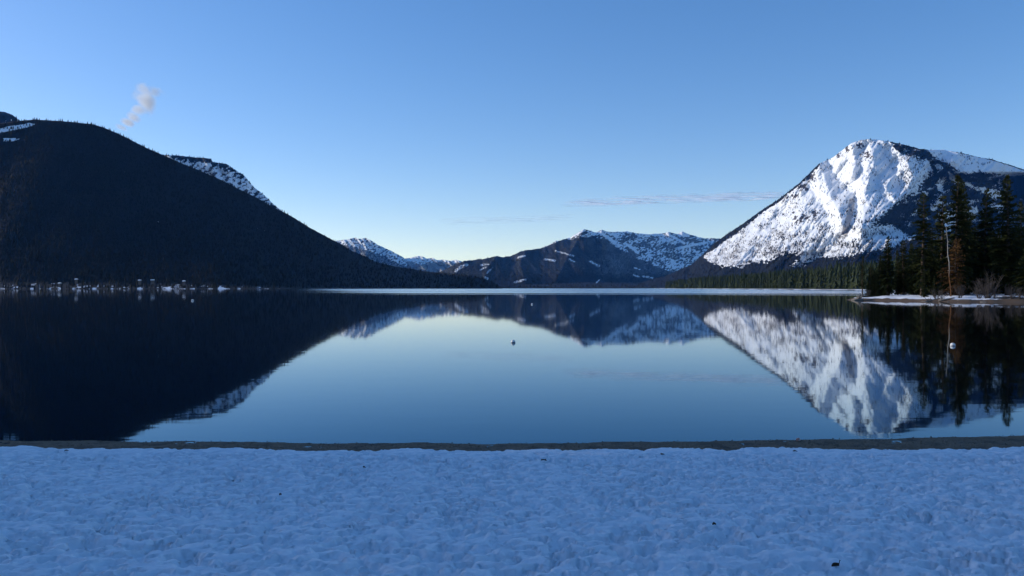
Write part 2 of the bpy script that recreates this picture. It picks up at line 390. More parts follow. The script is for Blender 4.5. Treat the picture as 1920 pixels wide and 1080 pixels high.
# --- far blue peaks up the valley
SIL_B = [(560, 452), (600, 455), (635, 451), (648, 449), (660, 447), (667, 445.5), (674, 448), (685, 446), (696, 451), (712, 461), (733, 470), (746, 477), (760, 485), (777, 493), (798, 503), (812, 509), (850, 525)]
def mask_B(px, py, v):
    line = interp([(600, 455), (650, 459), (690, 468), (720, 478), (745, 492), (780, 500)], px)
    n = fbm(px / 4.0 + py / 8.0, py / 3.5, 4, 51)
    wood = smooth(-5, 5, py - line + 5 * n)
    return np.minimum(np.maximum(wood, np.clip(0.34 + 0.6 * n, 0, 1) * 0.9), 0.56), 0.42 + 0.5 * n, Z0(px), wood
mountain('snowy_peak', SIL_B, [(560, 10500), (850, 10500)], [(560, 13000), (850, 13000)], [(0, 0), (1, 1)],
         lambda px, py, v: 420 * (ridged(px / 24.0 - py / 40.0, py / 60.0, 5, 53) - 0.6) * smooth(0.3, 0.7, v), mask_B, 260, 110, None, 1200, 0.9, 4, mat=M_MTN_FAR)
SIL_D = [(700, 510), (740, 492), (760, 485), (775, 482), (783, 480), (790, 480), (800, 485), (810, 483), (820, 488), (830, 486.5), (843, 489.5), (855, 487), (866, 490), (885, 496), (920, 508)]
def mask_D(px, py, v):
    n = fbm(px / 4.5 + py / 7.0, py / 3.5, 4, 61)
    wood = smooth(-4, 4, py - interp([(740, 492), (765, 489), (785, 494), (806, 491), (815, 490), (866, 492), (900, 500)], px) + 6 * n)
    return np.minimum(wood, 0.54), 0.3 + 0.4 * n, Z0(px), wood
mountain('snowy_peak', SIL_D, [(700, 11000), (920, 11000)], [(700, 13000), (920, 13000)], [(0, 0), (1, 1)],
         lambda px, py, v: 420 * (ridged(px / 20.0 - py / 30.0, py / 40.0, 5, 63) - 0.6) * smooth(0.2, 0.7, v), mask_D, 200, 80, None, 1200, 0.8, 5, mat=M_MTN_FAR)
# --- the blue massif at the head of the lake
SIL_C = [(780, 530), (815, 515), (831, 507), (850, 497), (871, 489), (892, 487), (912, 484.5), (931, 480), (944, 482), (958, 480), (975, 472), (985, 469), (999, 468), (1015, 465), (1028, 460), (1042, 452),
         (1049, 451), (1070, 445), (1084, 436), (1095, 429.5), (1105, 432), (1117, 436), (1128, 431), (1136, 433.5), (1147, 435), (1159, 434.6), (1176, 434), (1199, 438), (1215, 439),
         (1238, 438), (1255, 435), (1270, 439), (1280, 433.5), (1288, 438), (1305, 443), (1322, 447), (1347, 447), (1400, 455), (1500, 475)]
RIB_C = [[(1128, 431), (1150, 452), (1200, 480), (1260, 512)], [(1199, 438), (1215, 460), (1250, 490), (1290, 505)], [(1255, 435), (1285, 457), (1320, 472)], [(1280, 434), (1310, 450), (1345, 462)],
         [(1095, 430), (1080, 455), (1060, 490), (1040, 530)], [(931, 480), (915, 500), (905, 530)], [(871, 489), (855, 508), (850, 525)], [(985, 469), (975, 495), (985, 530)], [(1117, 436), (1130, 470), (1150, 520)]]
def rel_C(px, py, v):
    r = 170 * (ridged(px / 42.0 - py / 60.0, py / 90.0, 5, 71) - 0.6)
    for pl in RIB_C: r = r - 170 * np.exp(-(poly_dist(px, py, pl) / 9.0) ** 1.2)
    return r * smooth(0.06, 0.3, v)
def mask_C(px, py, v):
    n = fbm(px / 4.5 + py / 7.0, py / 3.2, 4, 73); nl = fbm(px / 26.0, py / 13.0, 3, 74)
    zone = soft_poly(px, py, [(1085, 425), (1128, 425), (1300, 425), (1360, 440), (1340, 470), (1300, 506), (1262, 514), (1205, 492), (1165, 470), (1140, 455), (1112, 446), (1090, 446), (1068, 450)], 5)
    s = zone * np.clip(0.44 + 0.6 * n + 0.55 * nl, 0, 1)
    for pl, w in (([(1120, 434), (1133, 440), (1153, 455)], 4), ([(1172, 457), (1185, 464), (1196, 474)], 3.5), ([(1250, 438), (1265, 446), (1283, 456)], 3), ([(1272, 440), (1290, 441)], 4), ([(1272, 466), (1300, 459), (1325, 455)], 3.5), ([(1200, 438), (1240, 441)], 3), ([(1066, 447), (1095, 431)], 3)):
        s = np.maximum(s, np.exp(-(poly_dist(px, py, pl) / w) ** 2) * (0.9 + 0.4 * n))
    for pl, w in (([(855, 508), (866, 499), (876, 496)], 4), ([(902, 497), (916, 495)], 2.2), ([(901, 506), (910, 501)], 2.2), ([(913, 511), (924, 503)], 2.2), ([(971, 483), (984, 480)], 3), ([(908, 520), (915, 523)], 3),
                  ([(1022, 486), (1040, 489)], 3), ([(1068, 487), (1076, 490)], 3), ([(1106, 490), (1124, 499)], 3.2), ([(1190, 502), (1200, 505)], 1.8), ([(1206, 518), (1224, 521)], 2.5), ([(1188, 515), (1198, 519)], 2), ([(965, 530), (985, 524)], 3), ([(1118, 530), (1124, 525)], 2), ([(1042, 470), (1075, 480)], 2.2), ([(1020, 462), (1045, 452)], 2.2)):
        s = np.maximum(s, np.exp(-(poly_dist(px, py, pl) / w) ** 2) * np.clip(0.55 + 0.9 * fbm(px / 2.2 + py / 4.0, py / 1.8, 3, 76), 0, 1))
    wood = 1 - np.clip(s, 0, 1); dens = np.clip(wood * 1.1 - 0.12, 0, 1)
    wood = np.minimum(wood, 0.585 + 0.05 * smooth(1160, 1090, px) + 0.02 * nl + 0.10 * smooth(508, 535, py))   # snow dusts the forest floor, its amount also painting in blue haze and shade
    return wood, Z0(px), Z0(px), dens
mountain('mountain', SIL_C, [(780, 3300), (940, 3300), (1240, 4600), (1500, 5200)], [(780, 7600), (900, 8600), (1095, 10600), (1200, 12000), (1300, 13400), (1500, 14200)],
         [(0, 0), (0.05, 0.38), (0.12, 0.58), (1, 1)], rel_C, mask_C, 620, 150,
         (9000, 10, 20, 'dense forest on the hazy blue mountain at the head of the lake', 0.17), 2200, 0.9, 6, mat=M_MTN_FAR)
# --- the big snow mountain on the right
SIL_R = [(1190, 536), (1200, 530), (1249, 517), (1297, 496), (1324, 471), (1346, 451), (1369, 435), (1395, 418), (1425, 396), (1462, 372), (1500, 342), (1519, 323), (1537, 306), (1560, 296.5), (1586, 276), (1597, 268),
         (1616, 262), (1631, 260.5), (1650, 262.5), (1672, 266), (1699, 272), (1725, 279), (1744, 281), (1770, 281), (1800, 286), (1837, 295), (1860, 298.5), (1875, 304), (1897, 310), (1920, 318), (1990, 345), (2100, 395), (2350, 500)]
GUL_R = [([(1552, 300), (1562, 325), (1582, 345), (1600, 368), (1604, 385), (1597, 410), (1590, 432), (1575, 450), (1540, 478), (1500, 500)], 17, 150),
         ([(1628, 268), (1616, 300), (1610, 325), (1605, 350), (1602, 372)], 12, 95),
         ([(1660, 285), (1672, 310), (1684, 338), (1690, 350)], 14, 90), ([(1640, 330), (1655, 360), (1672, 382)], 13, 80),
         ([(1520, 350), (1535, 378), (1550, 398), (1556, 420)], 14, 85), ([(1590, 300), (1585, 325), (1592, 345)], 9, 50),
         ([(1607, 372), (1606, 400), (1603, 415), (1585, 445)], 7, 60), ([(1745, 300), (1735, 340), (1715, 380), (1690, 420)], 25, 120), ([(1640, 425), (1580, 465), (1520, 495)], 14, 60),
         ([(1470, 395), (1450, 440), (1420, 480)], 16, 50)]
RID_R = [([(1537, 306), (1548, 340), (1560, 375), (1575, 400), (1580, 425)], 15, 110), ([(1628, 262), (1640, 300), (1630, 335), (1622, 365), (1618, 400), (1612, 425)], 20, 130), ([(1597, 275), (1603, 300), (1598, 335)], 10, 70),
         ([(1672, 266), (1700, 300), (1712, 330), (1700, 360), (1660, 395), (1615, 435)], 22, 130), ([(1500, 342), (1505, 380), (1500, 420), (1470, 470)], 25, 90), ([(1655, 345), (1668, 365), (1680, 378)], 9, 45), ([(1760, 284), (1800, 310), (1850, 350), (1880, 420)], 40, 200)]
def rel_R(px, py, v):
    r = 150 * (ridged(px / 60.0 + py / 75.0, py / 120.0, 5, 81) - 0.6) + 13 * fbm(px / 12.0, py / 10.0, 5, 82, 0.62) + 32 * (ridged((px + 0.55 * py) / 17.0, py / 75.0, 4, 83) - 0.6)
    for pl, w, d in GUL_R: r = r + d * np.exp(-(poly_dist(px, py, pl) / w) ** 1.35)
    for pl, w, d in RID_R: r = r - d * np.exp(-(poly_dist(px, py, pl) / w) ** 1.25)
    # the shoulder right of the summit swings away from the sun
    r = r + 8.5 * np.clip(px - interp([(260, 1730), (300, 1742), (360, 1705), (430, 1620), (500, 1480)], py), 0, 200) * smooth(330, 300, py - 120 + 0 * px) * (1 - 0.5 * smooth(1740, 1800, px) * smooth(345, 320, py))
    return r * smooth(0.03, 0.2, v)
def mask_R(px, py, v):
    n = fbm(px / 5.0, py / 4.0, 4, 91); nl = fbm(px / 22.0 + py / 30.0, py / 12.0, 4, 92)
    j = 7 * n
    W = soft_poly(px + j, py + j, [(1672, 262), (1700, 268), (1726, 276), (1745, 284), (1752, 294), (1768, 303), (1786, 311), (1802, 323), (1832, 321), (1860, 325), (1890, 329), (1925, 329), (2400, 330), (2400, 560), (1180, 560), (1180, 525), (1200, 520), (1249, 507),
                   (1297, 484), (1318, 482), (1334, 492), (1352, 499), (1393, 499), (1403, 491), (1425, 492), (1445, 488), (1460, 479), (1480, 474), (1507, 477), (1500, 487), (1481, 499), (1508, 498), (1517, 489), (1542, 479), (1567, 484), (1590, 481), (1617, 472), (1662, 468), (1690, 455), (1703, 440), (1684, 430), (1668, 421), (1647, 424),
                   (1622, 431), (1650, 407), (1678, 382), (1700, 366), (1721, 362), (1724, 348), (1737, 331), (1748, 318), (1740, 300), (1716, 296), (1690, 288), (1676, 278)], 6.0)
    strip = soft_poly(px + 0.6 * j, py, [(1190, 520), (1249, 505), (1297, 484), (1324, 460), (1346, 440), (1369, 424), (1425, 385), (1462, 360), (1519, 312), (1540, 300), (1538, 309), (1520, 327), (1500, 347), (1484, 358), (1462, 378), (1446, 388), (1424, 403), (1399, 424), (1376, 441), (1357, 454), (1338, 468), (1322, 477), (1308, 498), (1190, 545)], 2.5)
    crest = np.exp(-((py - interp(SIL_R, px)) / 2.6) ** 2) * np.where((px > 1668) & (px < 1740) | (px > 1790), 1, 0.0)
    wood = np.maximum.reduce([W, strip, crest * 0.9])
    snow = Z0(px)
    for poly in ([(1742, 282), (1770, 281), (1800, 288), (1840, 298), (1865, 303), (1890, 312), (1916, 324), (1910, 329), (1885, 327), (1862, 323), (1840, 319), (1815, 325), (1800, 322), (1785, 306), (1765, 298), (1750, 293)],
                 [(1752, 310), (1764, 309), (1770, 317), (1757, 318)], [(1778, 322), (1790, 330), (1795, 342), (1782, 338)], [(1757, 345), (1770, 347), (1766, 360), (1758, 357)],
                 [(1808, 340), (1826, 348), (1822, 352), (1806, 346)], [(1838, 350), (1875, 358), (1880, 372), (1862, 372), (1842, 362)], [(1729, 358), (1740, 359), (1739, 366), (1730, 364)],
                 [(1800, 396), (1832, 386), (1834, 398), (1815, 412), (1800, 405)], [(1742, 388), (1760, 374), (1770, 380), (1750, 398)], [(1760, 400), (1785, 395), (1800, 410), (1785, 432), (1765, 440), (1770, 420)],
                 [(1858, 386), (1880, 384), (1885, 390), (1862, 392)], [(1700, 445), (1720, 438), (1718, 448), (1704, 452)], [(1735, 410), (1745, 408), (1744, 414)]):
        snow = np.maximum(snow, soft_poly(px + 0.5 * j, py + 0.5 * j, poly, 2.0))
    wood = np.clip(wood - snow * 1.1 * (0.85 + 0.4 * n), 0, 1)
    # sparse trees: thicker low down, clumps, and a mottled belt beside the right-hand wood
    low = smooth(330, 450, py) * 0.28 + 0.10 * smooth(60, 10, px - interp([(300, 1540), (480, 1330)], py))
    belt = soft_poly(px, py, [(1660, 268), (1690, 290), (1735, 300), (1745, 318), (1722, 350), (1700, 364), (1678, 380), (1690, 350), (1690, 330), (1668, 300)], 6) * 0.34
    clump = Z0(px)
    for cx, cy, rx, ry in ((1470, 448, 16, 7), (1460, 470, 18, 6), (1532, 454, 16, 5), (1556, 430, 9, 5), (1600, 430, 6, 4), (1602, 458, 9, 8), (1497, 458, 10, 5), (1578, 462, 10, 4), (1380, 462, 8, 6), (1430, 478, 14, 6), (1487, 478, 14, 9), (1560, 442, 6, 4), (1616, 435, 6, 5), (1700, 340, 7, 15), (1692, 300, 12, 5)):
        clump = np.maximum(clump, np.exp(-((px - cx) / rx) ** 2 - ((py - cy) / ry) ** 2))
    sp = (low + 0.09) * smooth(-0.1, 0.7, nl + 0.25) + belt * smooth(-0.3, 0.5, n) + clump * 0.55
    fringe = smooth(0.0, 0.5, wood) * (1 - wood) * 0.9
    dens = np.clip(np.maximum.reduce([wood * 0.42, sp * 1.15, fringe]), 0, 1)
    rock = 0.10 + 0.34 * n + 0.14 * nl
    for cx, cy, rx, ry, a in ((1520, 330, 14, 18, .75), (1505, 352, 14, 12, .7), (1490, 368, 14, 10, .6), (1612, 272, 12, 10, .72), (1622, 292, 15, 12, .66), (1640, 268, 14, 5, .5), (1490, 408, 10, 12, .6), (1510, 408, 16, 10, .6), (1528, 400, 7, 13, .72), (1500, 415, 18, 6, .62), (1588, 278, 6, 8, .8), (1572, 292, 6, 6, .8), (1472, 372, 12, 10, .6), (1540, 312, 10, 8, .5)):
        rock = np.maximum(rock, a * np.exp(-((px - cx) / rx) ** 2 - ((py - cy) / ry) ** 2) + 0.35 * n)
    brush = 0.22 + 0.38 * smooth(380, 480, py) + 0.35 * nl
    gl = np.exp(-(poly_dist(px, py, [(1597, 378), (1594, 400), (1588, 420), (1584, 438)]) / 7.0) ** 2)
    brush = np.maximum(brush, 1.3 * gl)
    for cx, cy, rx, ry in ((1470, 440, 40, 12), (1580, 466, 30, 7), (1417, 470, 22, 10), (1617, 376, 5, 4), (1630, 382, 7, 3), (1655, 350, 14, 12)):
        brush = np.maximum(brush, 0.62 * np.exp(-((px - cx) / rx) ** 2 - ((py - cy) / ry) ** 2) + 0.2 * n)
    dust = smooth(1640, 1700, px) * smooth(455, 420, py)
    wood = np.minimum(wood, 1 - dust * (0.33 - 0.22 * nl))
    return wood, rock * (1 - 0.9 * dust * (wood > 0.4)), np.clip(brush * (1 - 0.9 * dust * (wood > 0.4)), 0, 1), dens
mountain('snowy_mountain', SIL_R, [(1190, 7400), (1300, 6300), (1450, 5000), (1620, 4200), (1800, 3800), (2350, 3400)], [(1190, 8100), (1300, 7800), (1400, 7450), (1500, 7100), (1630, 6700), (1760, 6400), (2350, 5600)],
         [(0, 0), (0.06, 0.12), (0.2, 0.3), (1, 1)], rel_R, mask_R, 900, 260,
         (24000, 9, 20, 'dark conifer woods climbing the big snowy mountain', 0.17), 2200, 0.8, 7)

# ------------------------------------------------------------------ right-hand shore: spit, woods along the lake
SHORE = [(560, 3200), (525, 2800), (445, 1900), (388, 1250), (327, 740), (235, 520), (138, 300), (84, 182), (66, 153), (61.5, 147), (61.8, 143), (64.5, 137.5), (66.4, 134), (68.0, 129.5), (69.6, 126.5), (74, 124.2), (78.4, 122), (92, 116), (110, 108), (170, 92), (320, 60), (420, -100), (4000, -150), (4000, 3200)]
def shore_z(x, y):
    d = poly_dist(x, y, SHORE + [SHORE[0]]); d = np.where(inside(x, y, SHORE), d, -d)
    d = d + 0.9 * fbm(x / 5.0, y / 5.0, 3, 101) * smooth(300, 170, y)
    z = np.where(d < 0, np.maximum(d * 0.25, -3.2), 0.42 * smooth(0, 2.0, d) + 0.45 * smooth(2, 8, d) + 0.9 * smooth(10, 60, d) + np.clip(d - 60, 0, 900) * 0.012)
    return z + (0.07 * fbm(x / 0.9, y / 0.9, 3, 102) + 0.10 * fbm(x / 2.7, y / 2.7, 2, 103)) * smooth(-1, 1.5, d), d
gx = np.concatenate([np.arange(52, 100, 0.4), np.arange(100, 200, 4), np.arange(200, 640, 11), np.geomspace(650, 3900, 25)])
gy = np.concatenate([np.arange(-140, 92, 12), np.arange(96, 160, 0.4), np.arange(160, 420, 6), np.geomspace(430, 3150, 70)])
GX, GY = np.meshgrid(gx, gy, indexing='ij'); GZ, GD = shore_z(GX, GY)
m, t, b = nt('shore_ground'); co = objco(t)
n1 = noise(t, 0.9, 5, 0.65, co); n2 = noise(t, 0.16, 3, 0.55, co); n3 = noise(t, 5.0, 3, 0.6, co)
sn = N(t, 'ShaderNodeAttribute', attribute_name='snow').outputs['Fac']
earth = mixc(t, n3, (0.05, 0.032, 0.020, 1), (0.17, 0.105, 0.062, 1))
fs = ramp(t, math_(t, 'ADD', math_(t, 'ADD', math_(t, 'MULTIPLY', n1, 0.55), math_(t, 'MULTIPLY', n2, 0.45)), math_(t, 'MULTIPLY', math_(t, 'SUBTRACT', sn, 0.5), 0.8)), 0.47, 0.53)
t.links.new(mixc(t, fs, earth, SNOW), b.inputs['Base Color']); setin(b, 'Roughness', 0.85); bump(t, b, n3, 0.6, 0.12)
snow_at = smooth(0.9, 2.2, GD) * smooth(60, 10, GD) * np.where(GY < 250, np.clip(1.0 - 0.75 * smooth(74.5, 78, GX) * smooth(140, 120, GY) , 0, 1), 0.75)
snow_at = snow_at * np.where((GX > 68.6) & (GX < 70.6) & (GY < 131), 0.4, 1.0)
me = mesh_from('shore', np.stack([GX, GY, GZ], -1).reshape(-1, 3), grid_faces(len(gx), len(gy)), m, True, dict(snow=snow_at))
struct(link('shore', me))
def sz(x, y): return float(shore_z(np.array([x], float), np.array([y], float))[0][0])

# ------------------------------------------------------------------ conifers
def conifer_meshes(seed, H=20.0, R=3.0, bare=0.08, levels=46, dens=1.0, ragged=0.35, gap=0.1, power=0.75, tuft=1.0, top2=False):
    """one conifer of height H: (trunk mesh, crown mesh)"""
    r = random.Random(seed); tr = MB()
    bend = [(r.uniform(-.12, .12), r.uniform(-.12, .12)) for _ in range(7)]
    axis = lambda z: Vector((bend[min(6, int(z / H * 6.99))][0] * z / H * 1.2, bend[min(6, int(z / H * 6.99))][1] * z / H * 1.2, z))
    axis = lambda z: Vector((0.18 * math.sin(z / H * 4 + seed) * z / H, 0.18 * math.cos(z / H * 3.1 + seed * 2) * z / H, z))
    zs = [H * k / 12 for k in range(13)]
    tr.tube([axis(z) + Vector((0, 0, -0.4 if z == 0 else 0)) for z in zs], [max(0.022, 0.017 * H * (1 - z / H) ** 0.85 + (0.10 if z == 0 else 0)) for z in zs], 8)
    V = []; T = []
    def tri(a, b, c):
        o = len(V); V.extend((a[:], b[:], c[:])); T.append((o, o + 1, o + 2))
    ph = [r.uniform(0, 6.28) for _ in range(4)]
    for L in range(levels):
        f = (L + r.random() * 0.8) / levels
        z0_ = H * (bare + (1 - bare) * f)
        if r.random() < gap * (1 - 0.6 * f): continue
        nb = r.randint(5, 7) if f < 0.85 else r.randint(4, 5)
        a0 = r.uniform(0, 6.28)
        prof = min(1.0, (1 - f) ** power * 1.05 + 0.02) * (0.62 + 0.38 * smooth(0, 0.25, np.array(f)).item())
        for k in range(nb):
            a = a0 + 2 * math.pi * k / nb + r.uniform(-.35, .35)
            side = 1 + 0.28 * math.sin(a + ph[0] + 5 * f) + 0.2 * math.sin(2 * a + ph[1] + 9 * f)
            z = min(H * 0.995, z0_ + r.uniform(-.5, .5) * H / levels * 1.6)
            Lb = R * prof * side * (1 + ragged * r.uniform(-1, 0.8))
            if Lb < 0.10: Lb = 0.12
            out = Vector((math.cos(a), math.sin(a), 0)); sd = Vector((-out.y, out.x, 0))
            up0 = 0.10 + 0.75 * f ** 2 - 0.30 * (1 - f); droop = 0.30 * (1 - 0.6 * f) * r.uniform(0.6, 1.4)
            p0 = axis(z)
            P = lambda s: p0 + out * (Lb * s) + Vector((0, 0, Lb * (up0 * s - droop * s * s)))
            if Lb > 0.5:   # the branch wood
                w = 0.012 + 0.012 * Lb
                tri(P(0) + Vector((0, 0, w)), P(0) - Vector((0, 0, w)), P(0.9))
                tri(P(0) + sd * w, P(0) - sd * w, P(0.9))
            nt_ = max(3, int(Lb * 5.2 * dens))
            for q in range(nt_):
                s = 0.12 + 0.88 * (q + r.random()) / nt_
                c = P(s); spread = (0.20 + 0.42 * (1 - s)) * Lb * 0.55
                for sg in (-1, 1):
                    e = c + sd * (sg * spread * r.uniform(0.35, 1.15)) + out * (0.28 * r.uniform(0.3, 1.2)) + Vector((0, 0, r.uniform(-.30, .10) * tuft))
                    wv = (out * 0.5 + Vector((0, 0, r.uniform(0.5, 1.0)))).normalized() * (0.085 + 0.07 * r.random()) * tuft
                    tri(c + wv, c - wv * 1.2, e)
                    if r.random() < 0.6:
                        wv2 = (out + sd * sg * r.uniform(-.4, .4)).normalized() * (0.10 + 0.08 * r.random()) * tuft
                        tri(c + wv2, c - wv2, e + Vector((0, 0, r.uniform(-.28, .02) * tuft)))
    tip = axis(H)
    for k in range(5):
        a = 1.26 * k; d = Vector((math.cos(a), math.sin(a), 0)) * 0.10
        tri(tip + Vector((0, 0, 0.25)), tip + d - Vector((0, 0, 0.5)), tip - d * 0.6 - Vector((0, 0, 0.5)))
    cm = mesh_from('crown', np.array(V), np.array(T), M_NEEDLE, False)
    return tr.mesh('trunk', M_BARK, True), cm
VAR = [conifer_meshes(1, R=2.9, ragged=0.45, gap=0.12, power=0.70),
       conifer_meshes(2, R=2.3, ragged=0.50, gap=0.16, power=0.60, levels=42),
       conifer_meshes(3, R=3.3, ragged=0.35, gap=0.06, power=0.80, levels=48),
       conifer_meshes(4, R=1.9, ragged=0.55, gap=0.20, power=0.55, levels=40),
       conifer_meshes(5, R=3.0, ragged=0.40, gap=0.05, power=0.95, levels=50, bare=0.03),
       conifer_meshes(6, R=1.7, ragged=0.6, gap=0.30, power=0.5, levels=36, bare=0.22, dens=0.75)]
def conifer(var, x, y, z, h, wide, label, group=None, name='conifer_tree', rz=None):
    s = h / 20.0
    o = empty(name, (x, y, z), random.uniform(0, 6.28) if rz is None else rz, (s * wide, s * wide, s))
    link('trunk', VAR[var][0], o); link('crown', VAR[var][1], o)
    tag(o, label, 'tree', group); return o
def spit_tree(px, top, Y, var, wide, label, group=None, name='conifer_tree'):
    x = (px - 960) / F * Y; z = sz(x, Y); h = CAM_H + (540 - top) / F * Y - z
    return conifer(var, x, Y, z - 0.05, h, wide, label, group, name)
# tall trees of the spit, by the picture column and the height of the tip
SP = [(1617, 480, 147.0, 5, 0.95, 'slim sparse conifer with bare lower trunk at the tip of the spit'),
      (1664, 442, 146.0, 2, 0.80, 'round topped mid height conifer near the tip of the spit'),
      (1650, 478, 150.0, 4, 0.80, 'low full conifer beside the round topped tree near the spit tip'),
      (1694, 449, 150.0, 1, 0.85, 'ragged mid height conifer left of the tall narrow spire'),
      (1730, 361, 140.0, 1, 0.92, 'tall conifer with narrow spire top and wide skirt on the spit'),
      (1748, 424, 150.0, 3, 1.00, 'thin conifer between the narrow spire and the slim dark tree'),
      (1766, 367, 143.0, 3, 1.10, 'slim dark tall conifer just left of the bleached dead trunk'),
      (1794, 326, 139.0, 0, 0.86, 'very tall shaggy conifer behind the bleached dead trunk'),
      (1805, 338, 141.0, 1, 0.70, 'tall conifer leaning against the shaggiest tree behind the dead trunk'),
      (1813, 374, 148.0, 3, 0.95, 'thin dark conifer right of the shaggiest tall tree'),
      (1848, 353, 141.0, 2, 0.80, 'broad tall conifer with full pointed crown on the spit'),
      (1889, 328, 137.0, 0, 0.92, 'tall broad conifer with knobbly top rising highest against the sky'),
      (1913, 378, 146.0, 1, 0.80, 'narrow dark conifer right of the knobbly topped tall tree'),
      (1926, 430, 131.0, 4, 0.95, 'low wide full skirted conifer at the right end of the spit'),
      (1733, 500, 136.5, 4, 0.85, 'small bright green young conifer below the narrow spire tree'),
      (1752, 516, 135.5, 4, 0.80, 'smallest young conifer on the spit near the snow bank'),
      (1868, 440, 146.0, 4, 0.80, 'mid height full conifer between the broad tree and the knobbly tree'),
      (1832, 430, 147.0, 5, 1.1, 'sparse mid height conifer left of the broad pointed tree')]
for px, top, Y, var, wide, lab in SP: spit_tree(px, top, Y, var, wide * (1.32 if top < 470 else 1.05), lab)
fill = random.Random(21)
GF = 'dark conifers filling the spit wood'
LF = 'dark conifer standing deep among the crowded trees of the spit'
for k in range(112):
    px = fill.uniform(1628, 1990) if k > 30 else fill.uniform(1632, 1740); Y = fill.uniform(144, 176)
    if px < 1665: Y = fill.uniform(146, 152)
    cap = interp([(1620, 505), (1650, 480), (1690, 462), (1720, 452), (1750, 445), (1790, 430), (1850, 428), (1920, 420), (2000, 400)], px)
    spit_tree(px, cap + fill.uniform(0, 46), Y, fill.choice((0, 1, 2, 2, 4, 4)), fill.uniform(0.75, 1.1), LF, GF)
for k in range(9):   # the wood goes on to the right of the picture
    x = 88 + k * 5 + fill.uniform(-2, 2); y = fill.uniform(124, 150)
    conifer(fill.choice((0, 1, 2, 4)), x, y, sz(x, y), fill.uniform(15, 22), 0.9, LF, GF)

# dead trunk, bleached above and rusty below
x, y = (1783 - 960) / F * 133.0, 133.0; z = sz(x, y)
sn_ = empty('dead_tree', (x, y, z - 0.1)); tag(sn_, 'bare dead trunk, bleached white above and rusty orange below, on the spit', 'dead tree')
tm = MB(); Hs = CAM_H + (540 - 424) / F * 133.0 - z
pts = [(-0.75 * k / 10 + 0.06 * math.sin(k * 1.7), 0.05 * math.cos(k * 2.1), Hs * k / 10) for k in range(11)]
tm.tube(pts, [0.11 - 0.007 * k for k in range(11)], 8); link('trunk', tm.mesh('trunk', M_SNAG, True), sn_)
r_ = random.Random(5)
for k in range(16):
    q = r_.uniform(2.2, 9.8); i = int(q); w = q - i; p = Vector(pts[i]).lerp(Vector(pts[min(10, i + 1)]), w); a = r_.uniform(0, 6.28); L = r_.uniform(0.25, 1.1)
    bm_ = MB(); d = Vector((math.cos(a), math.sin(a), r_.uniform(-.4, .1)))
    bm_.tube([p, p + d * L * 0.6, p + d * L + Vector((0, 0, -.1 * L))], [0.035, 0.022, 0.008], 5); link('branch', bm_.mesh('branch', M_SNAG, True), sn_)
# rust-brown dying conifer behind the dead trunk
tmD, cmD = conifer_meshes(9, H=11.0, R=2.5, bare=0.02, levels=30, dens=0.75, ragged=0.5, gap=0.12, power=0.6); cmD.materials.clear(); cmD.materials.append(M_DEADN)
x, y = (1792 - 960) / F * 134.6, 134.6
dt = empty('conifer_tree', (x, y, sz(x, y)), 1.0, (0.80, 0.80, 0.86)); link('trunk', tmD, dt); link('crown', cmD, dt)
tag(dt, 'rust brown dying conifer with drooping dead needles behind the bleached trunk', 'tree')

# bare shrubs along the bank
def shrub_mesh(seed, n=26, H=2.6):
    r = random.Random(seed); b = MB()
    for k in range(n):
        a = r.uniform(0, 6.28); lean = r.uniform(0.1, 0.75); L = H * r.uniform(0.55, 1.0)
        d = Vector((math.cos(a) * lean, math.sin(a) * lean, 1)).normalized(); p = Vector((math.cos(a) * 0.15, math.sin(a) * 0.15, -0.1))
        q = p + d * L * 0.5 + Vector((r.uniform(-.1, .1), r.uniform(-.1, .1), 0)); e = p + d * L
        b.tube([p, q, e], [0.026, 0.018, 0.006], 4, False)
        for j in range(5):
            s = r.uniform(0.35, 0.95); c = p.lerp(e, s); a2 = r.uniform(0, 6.28)
            b.tube([c, c + Vector((math.cos(a2) * .5, math.sin(a2) * .5, r.uniform(.2, .8))).normalized() * L * 0.32 * r.uniform(.5, 1)], [0.013, 0.005], 3, False)
    return b.mesh('stems', M_TWIG)
SHR = [shrub_mesh(31), shrub_mesh(32, 20, 2.0), shrub_mesh(33, 34, 3.4)]
for px, Y, v_, s_, lab in ((1852, 127.5, 2, 1.35, 'large bare grey shrub below the broad pointed conifer'), (1836, 128, 0, 1.0, 'bare grey shrub left of the large one on the snowy bank'), (1866, 127, 1, 1.0, 'small bare shrub right of the large grey one'),
                           (1756, 131.5, 1, 1.0, 'low bare shrub on the bank left of the bleached trunk'), (1768, 130.5, 1, 0.8, 'tangled bare shrub at the foot of the bleached trunk'), (1800, 130, 0, 1.0, 'bare pale shrub just right of the bleached trunk'),
                           (1625, 145.5, 1, 0.8, 'bare twiggy shrub at the foot of the slim spit tip conifer'), (1898, 125.5, 0, 0.9, 'bare brown shrub below the knobbly topped conifer'), (1914, 124.5, 1, 1.0, 'bare brown shrub beside the low wide conifer')):
    x = (px - 960) / F * Y
    o = empty('bare_shrub', (x, Y, sz(x, Y)), random.uniform(0, 6), s_); link('stems', SHR[v_], o); tag(o, lab, 'shrub')
